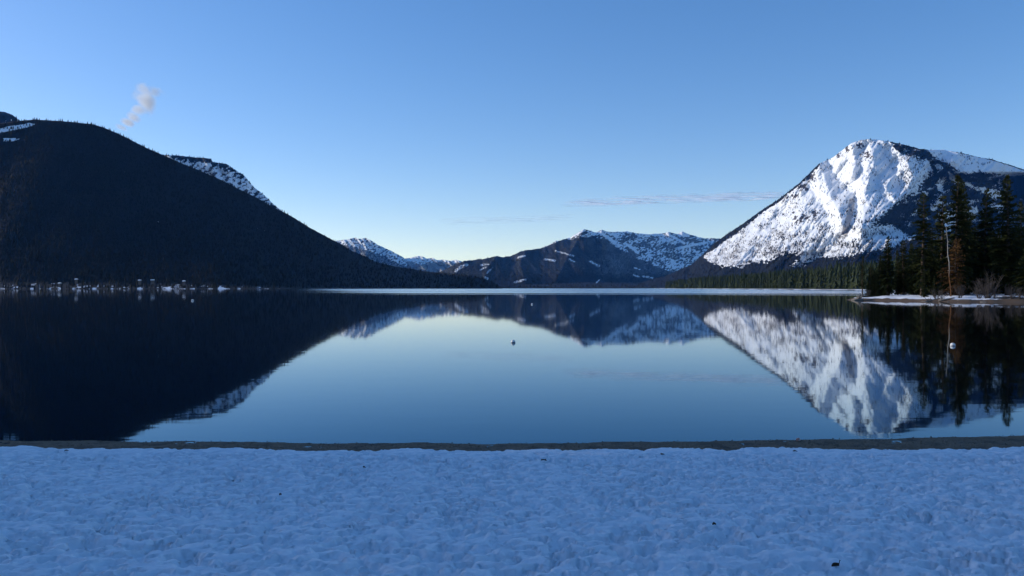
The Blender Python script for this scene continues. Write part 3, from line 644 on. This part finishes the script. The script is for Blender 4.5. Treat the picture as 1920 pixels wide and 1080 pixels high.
# driftwood
def log(name, a, b_, r0, r1, label, group=None, roots=False):
    o = empty(name, a); d = Vector(b_) - Vector(a); mb = MB(); rr = random.Random(int(a[0] * 100))
    n = 6; mb.tube([d * (k / n) + Vector((rr.uniform(-.03, .03), rr.uniform(-.03, .03), rr.uniform(-.02, .02))) for k in range(n + 1)], [r0 + (r1 - r0) * k / n for k in range(n + 1)], 8)
    link('stem', mb.mesh('stem', M_DRIFT, True), o)
    if roots:
        for k in range(7):
            rb = MB(); e = Vector((rr.uniform(-1, 1), rr.uniform(-.6, .6), rr.uniform(-.2, 1.0))).normalized() * rr.uniform(.5, 1.1) - d.normalized() * 0.2
            rb.tube([(0, 0, 0), e * 0.6, e + Vector((0, 0, .12))], [r0 * .6, r0 * .35, .02], 6); link('root', rb.mesh('root', M_DRIFT, True), o)
    tag(o, label, 'driftwood', group)
def lg(px0, Y0, px1, Y1, z0, z1, r0, r1, label, roots=False):
    x0, x1 = (px0 - 960) / F * Y0, (px1 - 960) / F * Y1
    log('driftwood_log', (x0, Y0, max(sz(x0, Y0), 0) + z0), (x1, Y1, max(sz(x1, Y1), 0) + z1), r0, r1, label, None, roots)
lg(1611, 141.5, 1597, 142.5, .35, .02, .32, .14, 'dark driftwood stump with roots lying in the water off the spit tip', True)
lg(1618, 141, 1601, 140.5, .15, .05, .22, .12, 'driftwood log sticking out into the water from the spit tip')
lg(1760, 128.3, 1790, 127.4, .1, .18, .16, .10, 'grey driftwood log on the bank in front of the bleached trunk')
lg(1742, 129.2, 1768, 128.6, .1, .35, .13, .05, 'thin driftwood branch tilted up on the bank left of the bleached trunk', True)
lg(1795, 126.6, 1822, 125.6, .05, .06, .13, .09, 'pale driftwood log at the water line below the snow bank')
lg(1838, 124.2, 1850, 123.6, -.02, .0, .12, .08, 'short dark log awash in the shallows off the bank')
lg(1776, 124.9, 1780, 124.8, .0, .02, .10, .08, 'tiny dark stub poking out of the shallows off the bank')

# ------------------------------------------------------------------ wood along the far right shore
def mid_conifer(seed, H=27.0, R=3.6, levels=13):
    r = random.Random(seed); V = []; T = []
    for L in range(levels):
        f = L / levels; z = H * (0.06 + 0.94 * f); rad = R * (1 - f) ** 0.8 * r.uniform(0.75, 1.15) + 0.15; n = 9; a0 = r.uniform(0, 6)
        o = len(V); V.append((0, 0, z + H * 1.9 / levels))
        for i in range(n):
            a = a0 + 2 * math.pi * i / n; q = rad * (r.uniform(0.85, 1.2) if i % 2 else r.uniform(0.35, 0.7)); V.append((q * math.cos(a), q * math.sin(a), z - 0.25 * q + r.uniform(-.3, .3)))
        T += [(o, o + 1 + i, o + 1 + (i + 1) % n) for i in range(n)]
    V.append((0.18, 0, -1)); V.append((-0.18, 0.1, -1)); V.append((0, 0, H * 0.4)); k = len(V); T.append((k - 3, k - 2, k - 1))
    V = np.array(V); V[:, 2] = np.minimum(V[:, 2], H)
    return mesh_from('far_conifer', V, np.array(T), M_MID, False)
MIDS = [mid_conifer(s, R=q) for s, q in ((41, 3.6), (42, 3.0), (43, 4.2), (44, 2.6))]
ar = random.Random(77)
SH_T = [(327, 740), (388, 1250), (445, 1900), (525, 2800)]
def shore_at(px):   # where the shore line crosses this picture column
    tx = (px - 960) / F
    for (xa, ya), (xb, yb) in zip(SH_T[:-1], SH_T[1:]):
        ta, tb = xa / ya, xb / yb
        if tb <= tx <= ta:
            w = (xa - tx * ya) / ((xa - tx * ya) - (xb - tx * yb)); return xa + (xb - xa) * w, ya + (yb - ya) * w
    return (327 + (tx - 327 / 740) * 800, 740) if tx > 327 / 740 else (525, 2800)
for k in range(210):
    px = 1243 + (1628 - 1243) * ((k + ar.random()) / 210) ** 0.85
    x, y = shore_at(px); off = ar.uniform(6, 26); x += off; y += ar.uniform(-4, 4)
    h = ar.uniform(19, 30) * (0.82 if px < 1300 else 1.0); s = h / 27.0
    o = link('far_conifer', MIDS[k % 4], None, (x, y, sz(x, y) - 0.3)); o.scale = (s * ar.uniform(.85, 1.2), s * ar.uniform(.85, 1.2), s); o.rotation_euler = (0, 0, ar.uniform(0, 6.28))
    tag(o, 'dark green conifer in the front row of the wood on the far right shore', 'tree', 'front row of the far shore wood')
n = 5200; tt = rng.random(n) ** 0.9; sy = 560 + tt * 2300
sx = np.interp(sy, [560, 740, 1250, 1900, 2800, 3000], [252, 327, 388, 445, 525, 540]) + 22 + rng.random(n) ** 1.5 * 420
szz = shore_z(sx, sy)[0]
cone_forest('forest', np.stack([sx, sy, szz], -1), 21 + 13 * rng.random(n) + 5 * fbm(sx / 80.0, sy / 80.0, 2, 6), M_MID, 'dark conifer wood stretching along the far right shore below the snowy mountain', 0.14, 6, 4)

# ------------------------------------------------------------------ left far shore: snowy roofs, landing stages
m, t, b = nt('roof_snow'); setin(b, 'Base Color', SNOW); setin(b, 'Roughness', 0.8); M_SNOWROOF = m
m, t, b = nt('cabin_boards'); t.links.new(mixc(t, noise(t, 1.5, 3, 0.5, objco(t, (1, 1, 8))), (0.05, 0.035, 0.025, 1), (0.12, 0.085, 0.06, 1)), b.inputs['Base Color']); M_CABIN = m
m, t, b = nt('cabin_glass'); setin(b, 'Base Color', (0.02, 0.025, 0.03, 1)); setin(b, 'Roughness', 0.1); M_GLASS = m
m, t, b = nt('pale_paint'); setin(b, 'Base Color', (0.7, 0.7, 0.68, 1)); M_PALE = m
def left_front(px): return float(interp([(-900, 2800), (-700, 2500), (0, 1750), (400, 1900), (700, 2400), (942, 2950)], px))
def cabin(px, py, w, label):
    Y = left_front(px) + 60; x, y, z = at(px, py, Y)
    o = empty('cabin', (x, y, z), random.uniform(-.3, .3)); h = 2.2; d = 4.5
    wb = MB(); wb.box((0, 0, h / 2 - 4), (w, d, h + 8)); link('wall', wb.mesh('wall', M_CABIN), o)
    rb = MB(); e = 0.8; rb.add([(-w / 2 - e, -d / 2 - e, h - .3), (w / 2 + e, -d / 2 - e, h - .3), (w / 2 + e, 0, h + 1.5), (-w / 2 - e, 0, h + 1.5), (-w / 2 - e, d / 2 + e, h - .3), (w / 2 + e, d / 2 + e, h - .3),
                               (-w / 2 - e, -d / 2 - e, h + .15), (w / 2 + e, -d / 2 - e, h + .15), (w / 2 + e, 0, h + 1.9), (-w / 2 - e, 0, h + 1.9), (-w / 2 - e, d / 2 + e, h + .15), (w / 2 + e, d / 2 + e, h + .15)],
                              [(6, 7, 8, 9), (9, 8, 11, 10), (0, 1, 7, 6), (5, 4, 10, 11), (0, 3, 2, 1), (3, 4, 5, 2), (0, 6, 9, 3), (3, 9, 10, 4), (1, 2, 8, 7), (2, 5, 11, 8)])
    link('roof', rb.mesh('roof', M_SNOWROOF), o)
    for k in (-1, 1):
        gb = MB(); gb.box((k * w * .25, -d / 2 - .02, 1.7), (1.4, .1, 1.2)); link('window', gb.mesh('window', M_GLASS), o)
    tag(o, label, 'building')
cabin(143, 525.5, 4.6, 'snow roofed building standing alone highest on the dark left shore')
cabin(262, 527.5, 5, 'snow roofed building above the snow patches, left of a wider one')
cabin(286, 527, 7, 'wide low snow roofed building on the dark left shore')
cabin(345, 529, 5, 'snow roofed building beside the broadest snow patch on the left shore')
cabin(112, 533, 5, 'snow roofed building down by the water on the left shore')
x, y, z = at(73.5, 541.4, 1770); mb = MB(); mb.tube([(0, 0, -3), (0, 0, 10.5)], [.35, .22], 6); tag(link('pole', mb.mesh('pole', M_PALE), None, (x, y, 0)), 'pale upright pole at the water edge of the left shore', 'pole')

# ------------------------------------------------------------------ near beach: gravel, snow
YS = [(-400, 60), (-90, 55), (-60, 50), (-40, 40), (-30, 32), (-20, 21.5), (-14, 14.6), (-10.5, 11.9), (-7.4, 11.45), (-3.9, 11.29), (0, 11.29), (2.6, 11.45), (4.2, 11.57), (5.8, 11.69), (7.65, 11.9), (12, 12.3), (25, 12.6), (60, 8), (110, -6), (200, -80), (420, -160)]
def shoreline(x): return interp(YS, x) + 0.07 * fbm(x / 0.9, x * 0 + 2.5, 4, 111) + 0.09 * smooth(-2.5, -4.0, x)
def gravel_z(x, y):
    t_ = shoreline(x) - y
    z = np.where(t_ < 0, np.maximum(t_ * 0.10, -3), 0.045 * smooth(-0.1, 1.1, t_) * np.minimum(1, t_ / 0.5 + 0.2) + 0.55 * smooth(0.8, 8.5, t_) + 0.9 * smooth(12, 60, t_))
    return z + 0.006 * fbm(x / 0.08, y / 0.08, 3, 112) * smooth(0.05, 0.3, t_) + 0.012 * fbm(x / 0.5, y / 0.35, 3, 113) * smooth(0.0, 0.4, t_), t_
gx = np.concatenate([-np.geomspace(400, 11.2, 55), np.arange(-11, 11.01, 0.05), np.geomspace(11.2, 400, 45)])
gy = np.concatenate([-np.geomspace(150, 1.0, 18), np.arange(0, 9.5, 0.5), np.arange(9.5, 13.2, 0.05), np.geomspace(13.5, 75, 22)])
GX, GY = np.meshgrid(gx, gy, indexing='ij'); GZ, GT = gravel_z(GX, GY)
m, t, b = nt('beach_gravel'); co = objco(t)
n1 = noise(t, 26, 4, 0.65, co); n2 = noise(t, 3.0, 4, 0.6, co); vo = N(t, 'ShaderNodeTexVoronoi'); vo.inputs['Scale'].default_value = 38; t.links.new(co, vo.inputs['Vector'])
c = mixc(t, n1, (0.042, 0.025, 0.012, 1), (0.27, 0.165, 0.085, 1)); c = mixc(t, math_(t, 'MULTIPLY', ramp(t, n2, 0.5, 0.62), 0.7), c, (0.03, 0.019, 0.010, 1))
t.links.new(c, b.inputs['Base Color']); setin(b, 'Roughness', 0.75); bump(t, b, vo.outputs['Distance'], 0.8, 0.02)

def worley(x, y, seed):
    xi = np.floor(x).astype(np.int64); yi = np.floor(y).astype(np.int64); best = np.full(x.shape, 9.0)
    for i in (-1, 0, 1):
        for j in (-1, 0, 1):
            h = _perm[(_perm[(xi + i + seed * 71) & 4095] + yi + j) & 4095]
            fx = xi + i + (h % 61) / 61.0; fy = yi + j + (h % 53) / 53.0
            best = np.minimum(best, (x - fx) ** 2 + (y - fy) ** 2)
    return np.sqrt(best)
def pockets(x, y, seed, keep=0.5):
    xi = np.floor(x).astype(np.int64); yi = np.floor(y).astype(np.int64); best = np.full(x.shape, 9.0); dep = np.zeros(x.shape)
    for i in (-1, 0, 1):
        for j in (-1, 0, 1):
            h = _perm[(_perm[(xi + i + seed * 71) & 4095] + yi + j) & 4095]
            fx = xi + i + (h % 61) / 61.0; fy = yi + j + (h % 53) / 53.0; k = ((h * 7) % 97) / 97.0
            d = np.sqrt((x - fx) ** 2 + (y - fy) ** 2) / (0.30 + 0.62 * k)
            dep = np.maximum(dep, np.where(k > keep, 0.45 + 0.55 * k, 0) * smooth(0.72, 0.40, d))
    return dep
def snow_edge(x, y):
    return interp([(-12, .75), (-7, .80), (-4, .80), (0, .72), (2.6, .85), (4, .98), (5.8, 1.12), (7.6, 1.15), (12, 1.2)], x) + 0.19 * fbm(x / 0.7, y / 0.4, 4, 121) + 0.05 * fbm(x / .12, y / .12, 2, 125)
def snow_z(x, y):
    g, t_ = gravel_z(x, y); edge = snow_edge(x, y)
    g0 = 0.045 * smooth(-0.1, 1.1, t_) + 0.55 * smooth(0.8, 8.5, t_) + 0.9 * smooth(12, 60, t_)
    wx = x + 0.06 * fbm(x / 0.13, y / 0.13, 3, 122); wy = y + 0.05 * fbm(x / 0.13 + 9, y / 0.13, 3, 123)
    big = fbm(x / 0.85, y / 0.6, 3, 126)
    amp = 0.45 + 0.75 * smooth(-0.5, 0.6, fbm(x / 0.8, y / 0.8, 2, 127))
    p1 = pockets(wx / 0.155, wy / 0.115, 5, 0.45); p2 = pockets(wx / 0.08 + 7, wy / 0.065, 6, 0.45)
    rel = 0.012 * big + 0.012 * fbm(x / 0.15, y / 0.11, 3, 129) + 0.010 * fbm(x / 0.045, y / 0.036, 2, 128) - 0.058 * amp * p1 - 0.040 * p2 * (0.3 + 0.7 * amp) + 0.035
    th = 0.030 * smooth(-0.02, 0.12, t_ - edge) + 0.035 * smooth(0.1, 1.2, t_ - edge)
    return np.where(t_ > edge - 0.15, g0 + th - 0.018 * smooth(0.03, -0.03, t_ - edge) + rel * (0.25 * smooth(-0.03, 0.1, t_ - edge) + 0.75 * smooth(0.0, 1.2, t_ - edge)), g - 0.05), t_ - edge
BZ = GZ - 0.16 * smooth(0.05, 0.45, GT - snow_edge(GX, GY)) * smooth(40, 12, GT)
struct(link('beach', mesh_from('beach', np.stack([GX, GY, BZ], -1).reshape(-1, 3), grid_faces(len(gx), len(gy)), m)))
gx = np.concatenate([-np.geomspace(380, 9.4, 60), np.arange(-9.3, 9.31, 0.020), np.geomspace(9.4, 380, 50)])
gy = np.concatenate([-np.geomspace(140, 1.0, 18), np.arange(-0.8, 3.5, 0.2), np.cumsum(np.concatenate([[3.55], np.linspace(0.017, 0.030, 334)])), np.geomspace(11.45, 60, 40)])
GX, GY = np.meshgrid(gx, gy, indexing='ij'); GZ, GT = snow_z(GX, GY)
m, t, b = nt('beach_snow'); co = objco(t)
n1 = noise(t, 60, 3, 0.6, co); n2 = noise(t, 1.2, 3, 0.6, co)
t.links.new(mixc(t, n2, (0.86, 0.87, 0.89, 1), (0.92, 0.92, 0.93, 1)), b.inputs['Base Color']); setin(b, 'Roughness', 0.55); setin(b, 'Specular IOR Level', 0.3)
bump(t, b, n1, 0.5, 0.006)
struct(link('snow_field', mesh_from('snow_field', np.stack([GX, GY, GZ], -1).reshape(-1, 3), grid_faces(len(gx), len(gy)), m)))

# pebbles on the wet strip
n = 9000; x = rng.uniform(-9.5, 10.5, n); y = shoreline(x) - rng.uniform(-0.25, 1.35, n); g, _ = gravel_z(x, y)
bv = np.array([(1, 0, 0), (-1, 0, 0), (0, 1, 0), (0, -1, 0), (0, 0, 1), (0, 0, -1)], float); bf = np.array([(0, 2, 4), (2, 1, 4), (1, 3, 4), (3, 0, 4), (2, 0, 5), (1, 2, 5), (3, 1, 5), (0, 3, 5)])
sc = 0.004 + 0.011 * rng.random(n) ** 3; an = rng.random(n) * 6.28; st = np.stack([np.ones(n), 0.6 + 0.4 * rng.random(n), 0.35 + 0.35 * rng.random(n)], -1) * sc[:, None]
L = bv[None] * st[:, None]; V = np.stack([L[..., 0] * np.cos(an)[:, None] - L[..., 1] * np.sin(an)[:, None] + x[:, None], L[..., 0] * np.sin(an)[:, None] + L[..., 1] * np.cos(an)[:, None] + y[:, None], L[..., 2] + g[:, None] + 0.3 * sc[:, None]], -1)
m, t, b = nt('pebbles'); t.links.new(mixc(t, noise(t, 14, 2, 0.5, objco(t)), (0.035, 0.025, 0.016, 1), (0.24, 0.18, 0.12, 1)), b.inputs['Base Color']); setin(b, 'Roughness', 0.6)
tag(link('gravel', mesh_from('gravel', V.reshape(-1, 3), (bf[None] + (np.arange(n) * 6)[:, None, None]).reshape(-1, 3), m, True)), 'dark pebbles strewn along the strip of beach at the water edge', 'gravel', kind='stuff')

# scraps lying on the snow
def on_snow(px, py):
    Y = 5.0
    for _ in range(30):
        x = (px - 960) / F * Y; z = float(snow_z(np.array([x]), np.array([Y]))[0][0]); Y = 0.5 * Y + 0.5 * (CAM_H - z) * F / (py - 540)
    return x, Y, z
def leaf(px, py, L, label):
    x, y, z = on_snow(px, py); mb = MB(); r = random.Random(px)
    nL = 7; top = []; low = []
    for k in range(nL):
        s = k / (nL - 1); w = 0.32 * L * math.sin(math.pi * min(1, s * 0.95 + 0.04)) ; c = Vector((L * (s - .5), 0, 0.10 * L * math.sin(s * 3) + 0.012)); top.append(c + Vector((0, w, 0.18 * L * s))); low.append(c + Vector((0, -w, 0.05 * L)))
    mid = [Vector((L * (k / (nL - 1) - .5), 0, 0.008)) for k in range(nL)]
    v = top + mid + low + [p + Vector((0, 0, -.0015)) for p in top + mid + low]; f = []
    for k in range(nL - 1):
        for q in (0, nL): f.append((q + k, q + nL + k, q + nL + k + 1, q + k + 1))
    f += [tuple(i + 3 * nL for i in reversed(q)) for q in f]; mb.add(v, f)
    o = empty('leaf', (x, y, z + .004), r.uniform(-.5, .5)); link('blade', mb.mesh('blade', M_LITTER), o)
    s2 = MB(); s2.tube([(L * .48, 0, .02), (L * .7, .01, .035), (L * .85, .01, .03)], [.0022, .0018, .0014], 5); link('stalk', s2.mesh('stalk', M_LITTER), o)
    tag(o, label, 'leaf')
def scrap(px, py, L, label):
    x, y, z = on_snow(px, py); r = random.Random(px); o = empty('twig_scrap', (x, y, z + .004), r.uniform(-.6, .6))
    s = MB(); s.tube([(-L * .5, 0, .006), (-L * .1, .004, .018), (L * .3, -.003, .012), (L * .5, 0, .008)], [.004, .007, .005, .002], 6); link('stem', s.mesh('stem', M_LITTER), o)
    for k in range(5):
        a = r.uniform(0, 6.28); q = MB(); p = Vector((L * r.uniform(-.35, .2), 0, .012)); d = Vector((math.cos(a), math.sin(a) * .7, r.uniform(.1, .8))) * L * r.uniform(.2, .4)
        q.tube([p, p + d * .5, p + d], [.005, .008, .002], 5); link('side_twig', q.mesh('side_twig', M_LITTER), o)
    tag(o, label, 'twig')
scrap(613, 1042, .030, 'dark scrap of bark and twig lying alone on open snow')
leaf(1561, 1070, .05, 'brown dead leaf with stalk lying on the snow')
scrap(681, 877, .045, 'dark twig on the snow not far from the gravel strip')
scrap(1339, 987, .025, 'thin dark twig on the snow behind the brown leaf')
scrap(1491, 848, .055, 'dark lump of debris on the snow edge below the snowy mountain reflection')
scrap(1243, 854, .06, 'flat dark twig at the snow edge beside a long dent')
scrap(1020, 865, .08, 'scattered bark crumbs near the middle of the snow edge')
scrap(125, 847, .05, 'dark twig at the snow edge under the shaded mountain reflection')
scrap(526, 930, .02, 'tiny speck of bark on the snow')
# small pink and white stone at the water's edge
x = (1497 - 960) / F * 11.45; y = 11.45; z = float(gravel_z(np.array([x]), np.array([y]))[0][0])
mb = MB(); R_ = [0.028, 0.033, 0.024]
for k, (zz, rr) in enumerate(((-.01, .022), (.005, .032), (.022, .030), (.036, .016))):
    for i in range(8): a = i * math.pi / 4 + .2; mb.v.append((rr * math.cos(a) * 1.1, rr * math.sin(a) * (.8 + .05 * k), zz))
for k in range(3):
    for i in range(8): mb.f.append((k * 8 + i, k * 8 + (i + 1) % 8, k * 8 + 8 + (i + 1) % 8, k * 8 + 8 + i))
mb.f.append(tuple(24 + i for i in range(8))); mb.f.append(tuple(reversed(range(8))))
m, t, b = nt('pink_stone'); t.links.new(mixc(t, ramp(t, noise(t, 30, 2, .5, objco(t)), .4, .6), (0.55, 0.22, 0.16, 1), (0.75, 0.66, 0.62, 1)), b.inputs['Base Color'])
tag(link('pebble', mb.mesh('pebble', m, True), None, (x, y, z + .008)), 'small pink and white pebble on the dark gravel at the water edge', 'pebble')

# ------------------------------------------------------------------ buoys
m, t, b = nt('buoy_plastic'); n1 = noise(t, 9, 4, .6, objco(t)); t.links.new(mixc(t, ramp(t, n1, .45, .75), (0.80, 0.79, 0.74, 1), (0.62, 0.60, 0.52, 1)), b.inputs['Base Color']); setin(b, 'Roughness', .45); M_BUOY = m
m, t, b = nt('buoy_band'); setin(b, 'Base Color', (0.03, 0.06, 0.16, 1)); setin(b, 'Roughness', .5); M_BAND = m
m, t, b = nt('buoy_metal'); setin(b, 'Base Color', (0.35, 0.34, 0.33, 1)); setin(b, 'Metallic', .9); setin(b, 'Roughness', .5); M_METAL = m
def buoy(px, py, r, label, tilt=0.1):
    Y = CAM_H * F / (py - 540); x = (px - 960) / F * Y; o = empty('buoy', (x, Y, 0)); o.rotation_euler = (tilt, tilt * .7, .4)
    mb = MB(); n = 20; zs = [-1 + 2 * k / 12 for k in range(13)]
    mb.tube([(0, 0, (zz * .92 + .30) * r) for zz in zs], [max(.02, math.sqrt(max(0, 1 - zz * zz))) * r for zz in zs], n); link('float', mb.mesh('float', M_BUOY, True), o)
    bb = MB(); bb.tube([(0, 0, .16 * r), (0, 0, .34 * r)], [1.008 * r, 1.012 * r], n, False); link('band', bb.mesh('band', M_BAND, True), o)
    eb = MB(); eb.tube([(.12 * r * math.cos(a), 0, 1.24 * r + .12 * r * math.sin(a)) for a in [i * math.pi / 4 for i in range(9)]], [.03 * r] * 9, 6, False); link('ring', eb.mesh('ring', M_METAL, True), o)
    tag(o, label, 'buoy'); return o
buoy(962, 642.5, .095, 'white round buoy floating in the open middle of the calm lake')
buoy(1786, 648.5, .095, 'white round buoy on the dark reflection of the spit trees', .16)
buoy(361, 564, .22, 'small white buoy on the black water under the left mountain', .05)
buoy(997.5, 571, .13, 'tiny distant white buoy in the blue mountain reflection', .05)

# ------------------------------------------------------------------ the stand of trees left of the beach that keeps the snow in shade
lt = random.Random(99)
cells = [(-42 - 6.5 * r, 11 + 2.6 * r + 3.4 * c) for r in range(3) for c in range(7)]
for k, (cx, cy_) in enumerate(cells):
    x = cx + lt.uniform(-.8, .8); y = cy_ + lt.uniform(-.8, .8); z = float(gravel_z(np.array([x]), np.array([y]))[0][0])
    conifer((2, 4, 0, 2)[k % 4], x, y, z, lt.uniform(22, 26), lt.uniform(1.0, 1.25), 'conifer in the stand left of the snowy beach', 'conifers standing left of the beach')

for k in range(22):  # wood behind the camera, unseen, added to block low sky light on the snow
    x = -46 + 4.4 * k + lt.uniform(-1, 1); y = -24 - 9 * (k % 2) + lt.uniform(-2, 2); z = float(gravel_z(np.array([x]), np.array([y]))[0][0])
    conifer((4, 2, 0, 2)[k % 4], x, y, z, lt.uniform(19, 25), lt.uniform(1.0, 1.25), 'unseen conifer in the wood behind the snowy beach, added to block low sky light', 'conifers behind the beach')

# ------------------------------------------------------------------ clouds and smoke
def cloud_object(name, box, Y, ribs, dens, label, cat, nscale, stretch=(1, 1, 1), depth=400.0, soft=1.0):
    """a box of air with density falling off from the rib line ((px,py,radius px) list), broken up by noise"""
    m = bpy.data.materials.new(name); m.use_nodes = True; t = m.node_tree
    for n in list(t.nodes): t.nodes.remove(n)
    out = t.nodes.new('ShaderNodeOutputMaterial'); pv = t.nodes.new('ShaderNodeVolumePrincipled'); t.links.new(pv.outputs[0], out.inputs['Volume'])
    pv.inputs['Color'].default_value = (1, 1, 1, 1); pv.inputs['Absorption Color'].default_value = (1, 1, 1, 1); pv.inputs['Anisotropy'].default_value = 0.0
    g = t.nodes.new('ShaderNodeNewGeometry'); P = g.outputs['Position']
    mp = t.nodes.new('ShaderNodeMapping'); mp.inputs['Scale'].default_value = stretch; t.links.new(P, mp.inputs[0])
    n1 = noise(t, nscale, 5, 0.6, mp.outputs[0], 0.4)
    tot = None
    for px, py, rx, ry in ribs:
        c = at(px, py, Y); a = rx / F * Y; h = ry / F * Y
        sb = t.nodes.new('ShaderNodeVectorMath'); sb.operation = 'SUBTRACT'; t.links.new(P, sb.inputs[0]); sb.inputs[1].default_value = c
        ml = t.nodes.new('ShaderNodeVectorMath'); ml.operation = 'MULTIPLY'; t.links.new(sb.outputs[0], ml.inputs[0]); ml.inputs[1].default_value = (1 / a, 1 / depth, 1 / h)
        ln = t.nodes.new('ShaderNodeVectorMath'); ln.operation = 'LENGTH'; t.links.new(ml.outputs[0], ln.inputs[0])
        q = math_(t, 'SUBTRACT', 1.0, ln.outputs['Value'])
        tot = q if tot is None else math_(t, 'MAXIMUM', tot, q)
    d = math_(t, 'ADD', tot, math_(t, 'MULTIPLY', math_(t, 'SUBTRACT', n1, 0.56), 2.6))
    d = math_(t, 'MULTIPLY', math_(t, 'MULTIPLY', math_(t, 'MAXIMUM', d, 0.0), math_(t, 'MULTIPLY', math_(t, 'MAXIMUM', tot, 0.0), 2.0, clamp=True)), dens)
    t.links.new(d, pv.inputs['Density'])
    x0, y0, x1, y1 = box; a = at(x0, y1, Y); c = at(x1, y0, Y)
    mb = MB(); cen = ((a[0] + c[0]) / 2, Y, (a[2] + c[2]) / 2); mb.box((0, 0, 0), (c[0] - a[0], depth * 2, c[2] - a[2]))
    me = mb.mesh(name, m); o = link(name, me, None, cen); tag(o, label, cat)
    return o
cloud_object('smoke_plume', (205, 140, 315, 262), 14000.0, [(272, 188, 26, 36), (286, 172, 24, 14), (262, 205, 18, 18), (252, 220, 13, 12), (240, 230, 13, 10), (228, 240, 10, 9), (268, 168, 13, 18)], 0.014, 'pale puff of smoke drifting above the dark left mountain', 'smoke', 1 / 300.0, (1, 1, 1), 260.0)
def cloud_sheet(px0, px1, line, halfw, Z, alpha, label, seed):
    """a high thin cloud layer lying level at height Z, wavy, fading out to all sides"""
    nu, nv = 150, 40; xs = np.linspace(px0, px1, nu); U, W = np.meshgrid(np.linspace(0, 1, nu), np.linspace(-1, 1, nv), indexing='ij')
    yc = (Z - CAM_H) * F / (540 - interp(line, xs)); X0 = (xs - 960) / F * yc
    Yg = yc[:, None] + W * halfw; Xg = np.repeat(X0[:, None], nv, 1)
    hill = (1 - W ** 2) * np.clip(U * (1 - U) * 8, 0, 1); nz = fbm(Xg / 900.0, Yg / 420.0, 4, seed)
    lump = fbm(Xg / 300.0, Yg / 260.0, 4, seed + 7); up = Z + 40 * nz; top = up + 60 * hill * (1 + 0.3 * lump); lo = up - 20 * hill
    a = np.clip(hill ** 1.2 * (0.62 + 0.9 * nz + 0.5 * fbm(Xg / 2600.0, Yg / 700.0, 2, seed + 3)), 0, 1) * alpha
    V = np.concatenate([np.stack([Xg, Yg, top], -1).reshape(-1, 3), np.stack([Xg, Yg, lo], -1).reshape(-1, 3)]); g = grid_faces(nu, nv)
    m = bpy.data.materials.new('thin_cloud'); m.use_nodes = True; t = m.node_tree
    for n in list(t.nodes): t.nodes.remove(n)
    out = t.nodes.new('ShaderNodeOutputMaterial'); tr = N(t, 'ShaderNodeBsdfTransparent'); df = N(t, 'ShaderNodeBsdfDiffuse', Color=(0.98, 0.98, 0.98, 1)); tl = N(t, 'ShaderNodeBsdfTranslucent', Color=(0.98, 0.98, 0.98, 1))
    ms = N(t, 'ShaderNodeMixShader', Fac=1.0); t.links.new(df.outputs[0], ms.inputs[1]); t.links.new(tl.outputs[0], ms.inputs[2])
    ma = N(t, 'ShaderNodeMixShader'); t.links.new(N(t, 'ShaderNodeAttribute', attribute_name='thick').outputs['Fac'], ma.inputs[0]); t.links.new(tr.outputs[0], ma.inputs[1]); t.links.new(ms.outputs[0], ma.inputs[2]); t.links.new(ma.outputs[0], out.inputs[0])
    o = link('cloud', mesh_from('cloud', V, np.concatenate([g, g[:, ::-1] + nu * nv]), m, True, dict(thick=np.concatenate([a.ravel() * 0.25, a.ravel()])))); tag(o, label, 'cloud')
cloud_sheet(1050, 1500, [(1050, 382), (1130, 379), (1250, 374), (1400, 370), (1500, 366)], 1500.0, 2870.0, 0.80, 'long thin white cloud streak above the valley beside the snowy mountain', 131)
cloud_sheet(820, 1080, [(820, 417), (950, 413), (1080, 408)], 1800.0, 2500.0, 0.16, 'faint wisp of cloud low over the valley left of the blue massif', 141)

# ------------------------------------------------------------------ haze
m = bpy.data.materials.new('haze'); m.use_nodes = True; t = m.node_tree
for n in list(t.nodes): t.nodes.remove(n)
out = t.nodes.new('ShaderNodeOutputMaterial'); pv = t.nodes.new('ShaderNodeVolumePrincipled'); t.links.new(pv.outputs[0], out.inputs['Volume'])
pv.inputs['Color'].default_value = (0.07, 0.34, 1.0, 1); pv.inputs['Absorption Color'].default_value = (1, 1, 1, 1); pv.inputs['Density'].default_value = 1.2e-5; pv.inputs['Anisotropy'].default_value = 0.1
mb = MB(); mb.box((0, 0, 0), (34000, 17000, 1605)); o = link('haze', mb.mesh('haze', m), None, (0, 7900, 797.5)); tag(o, 'thin blue haze filling the valley air', 'haze', kind='stuff')
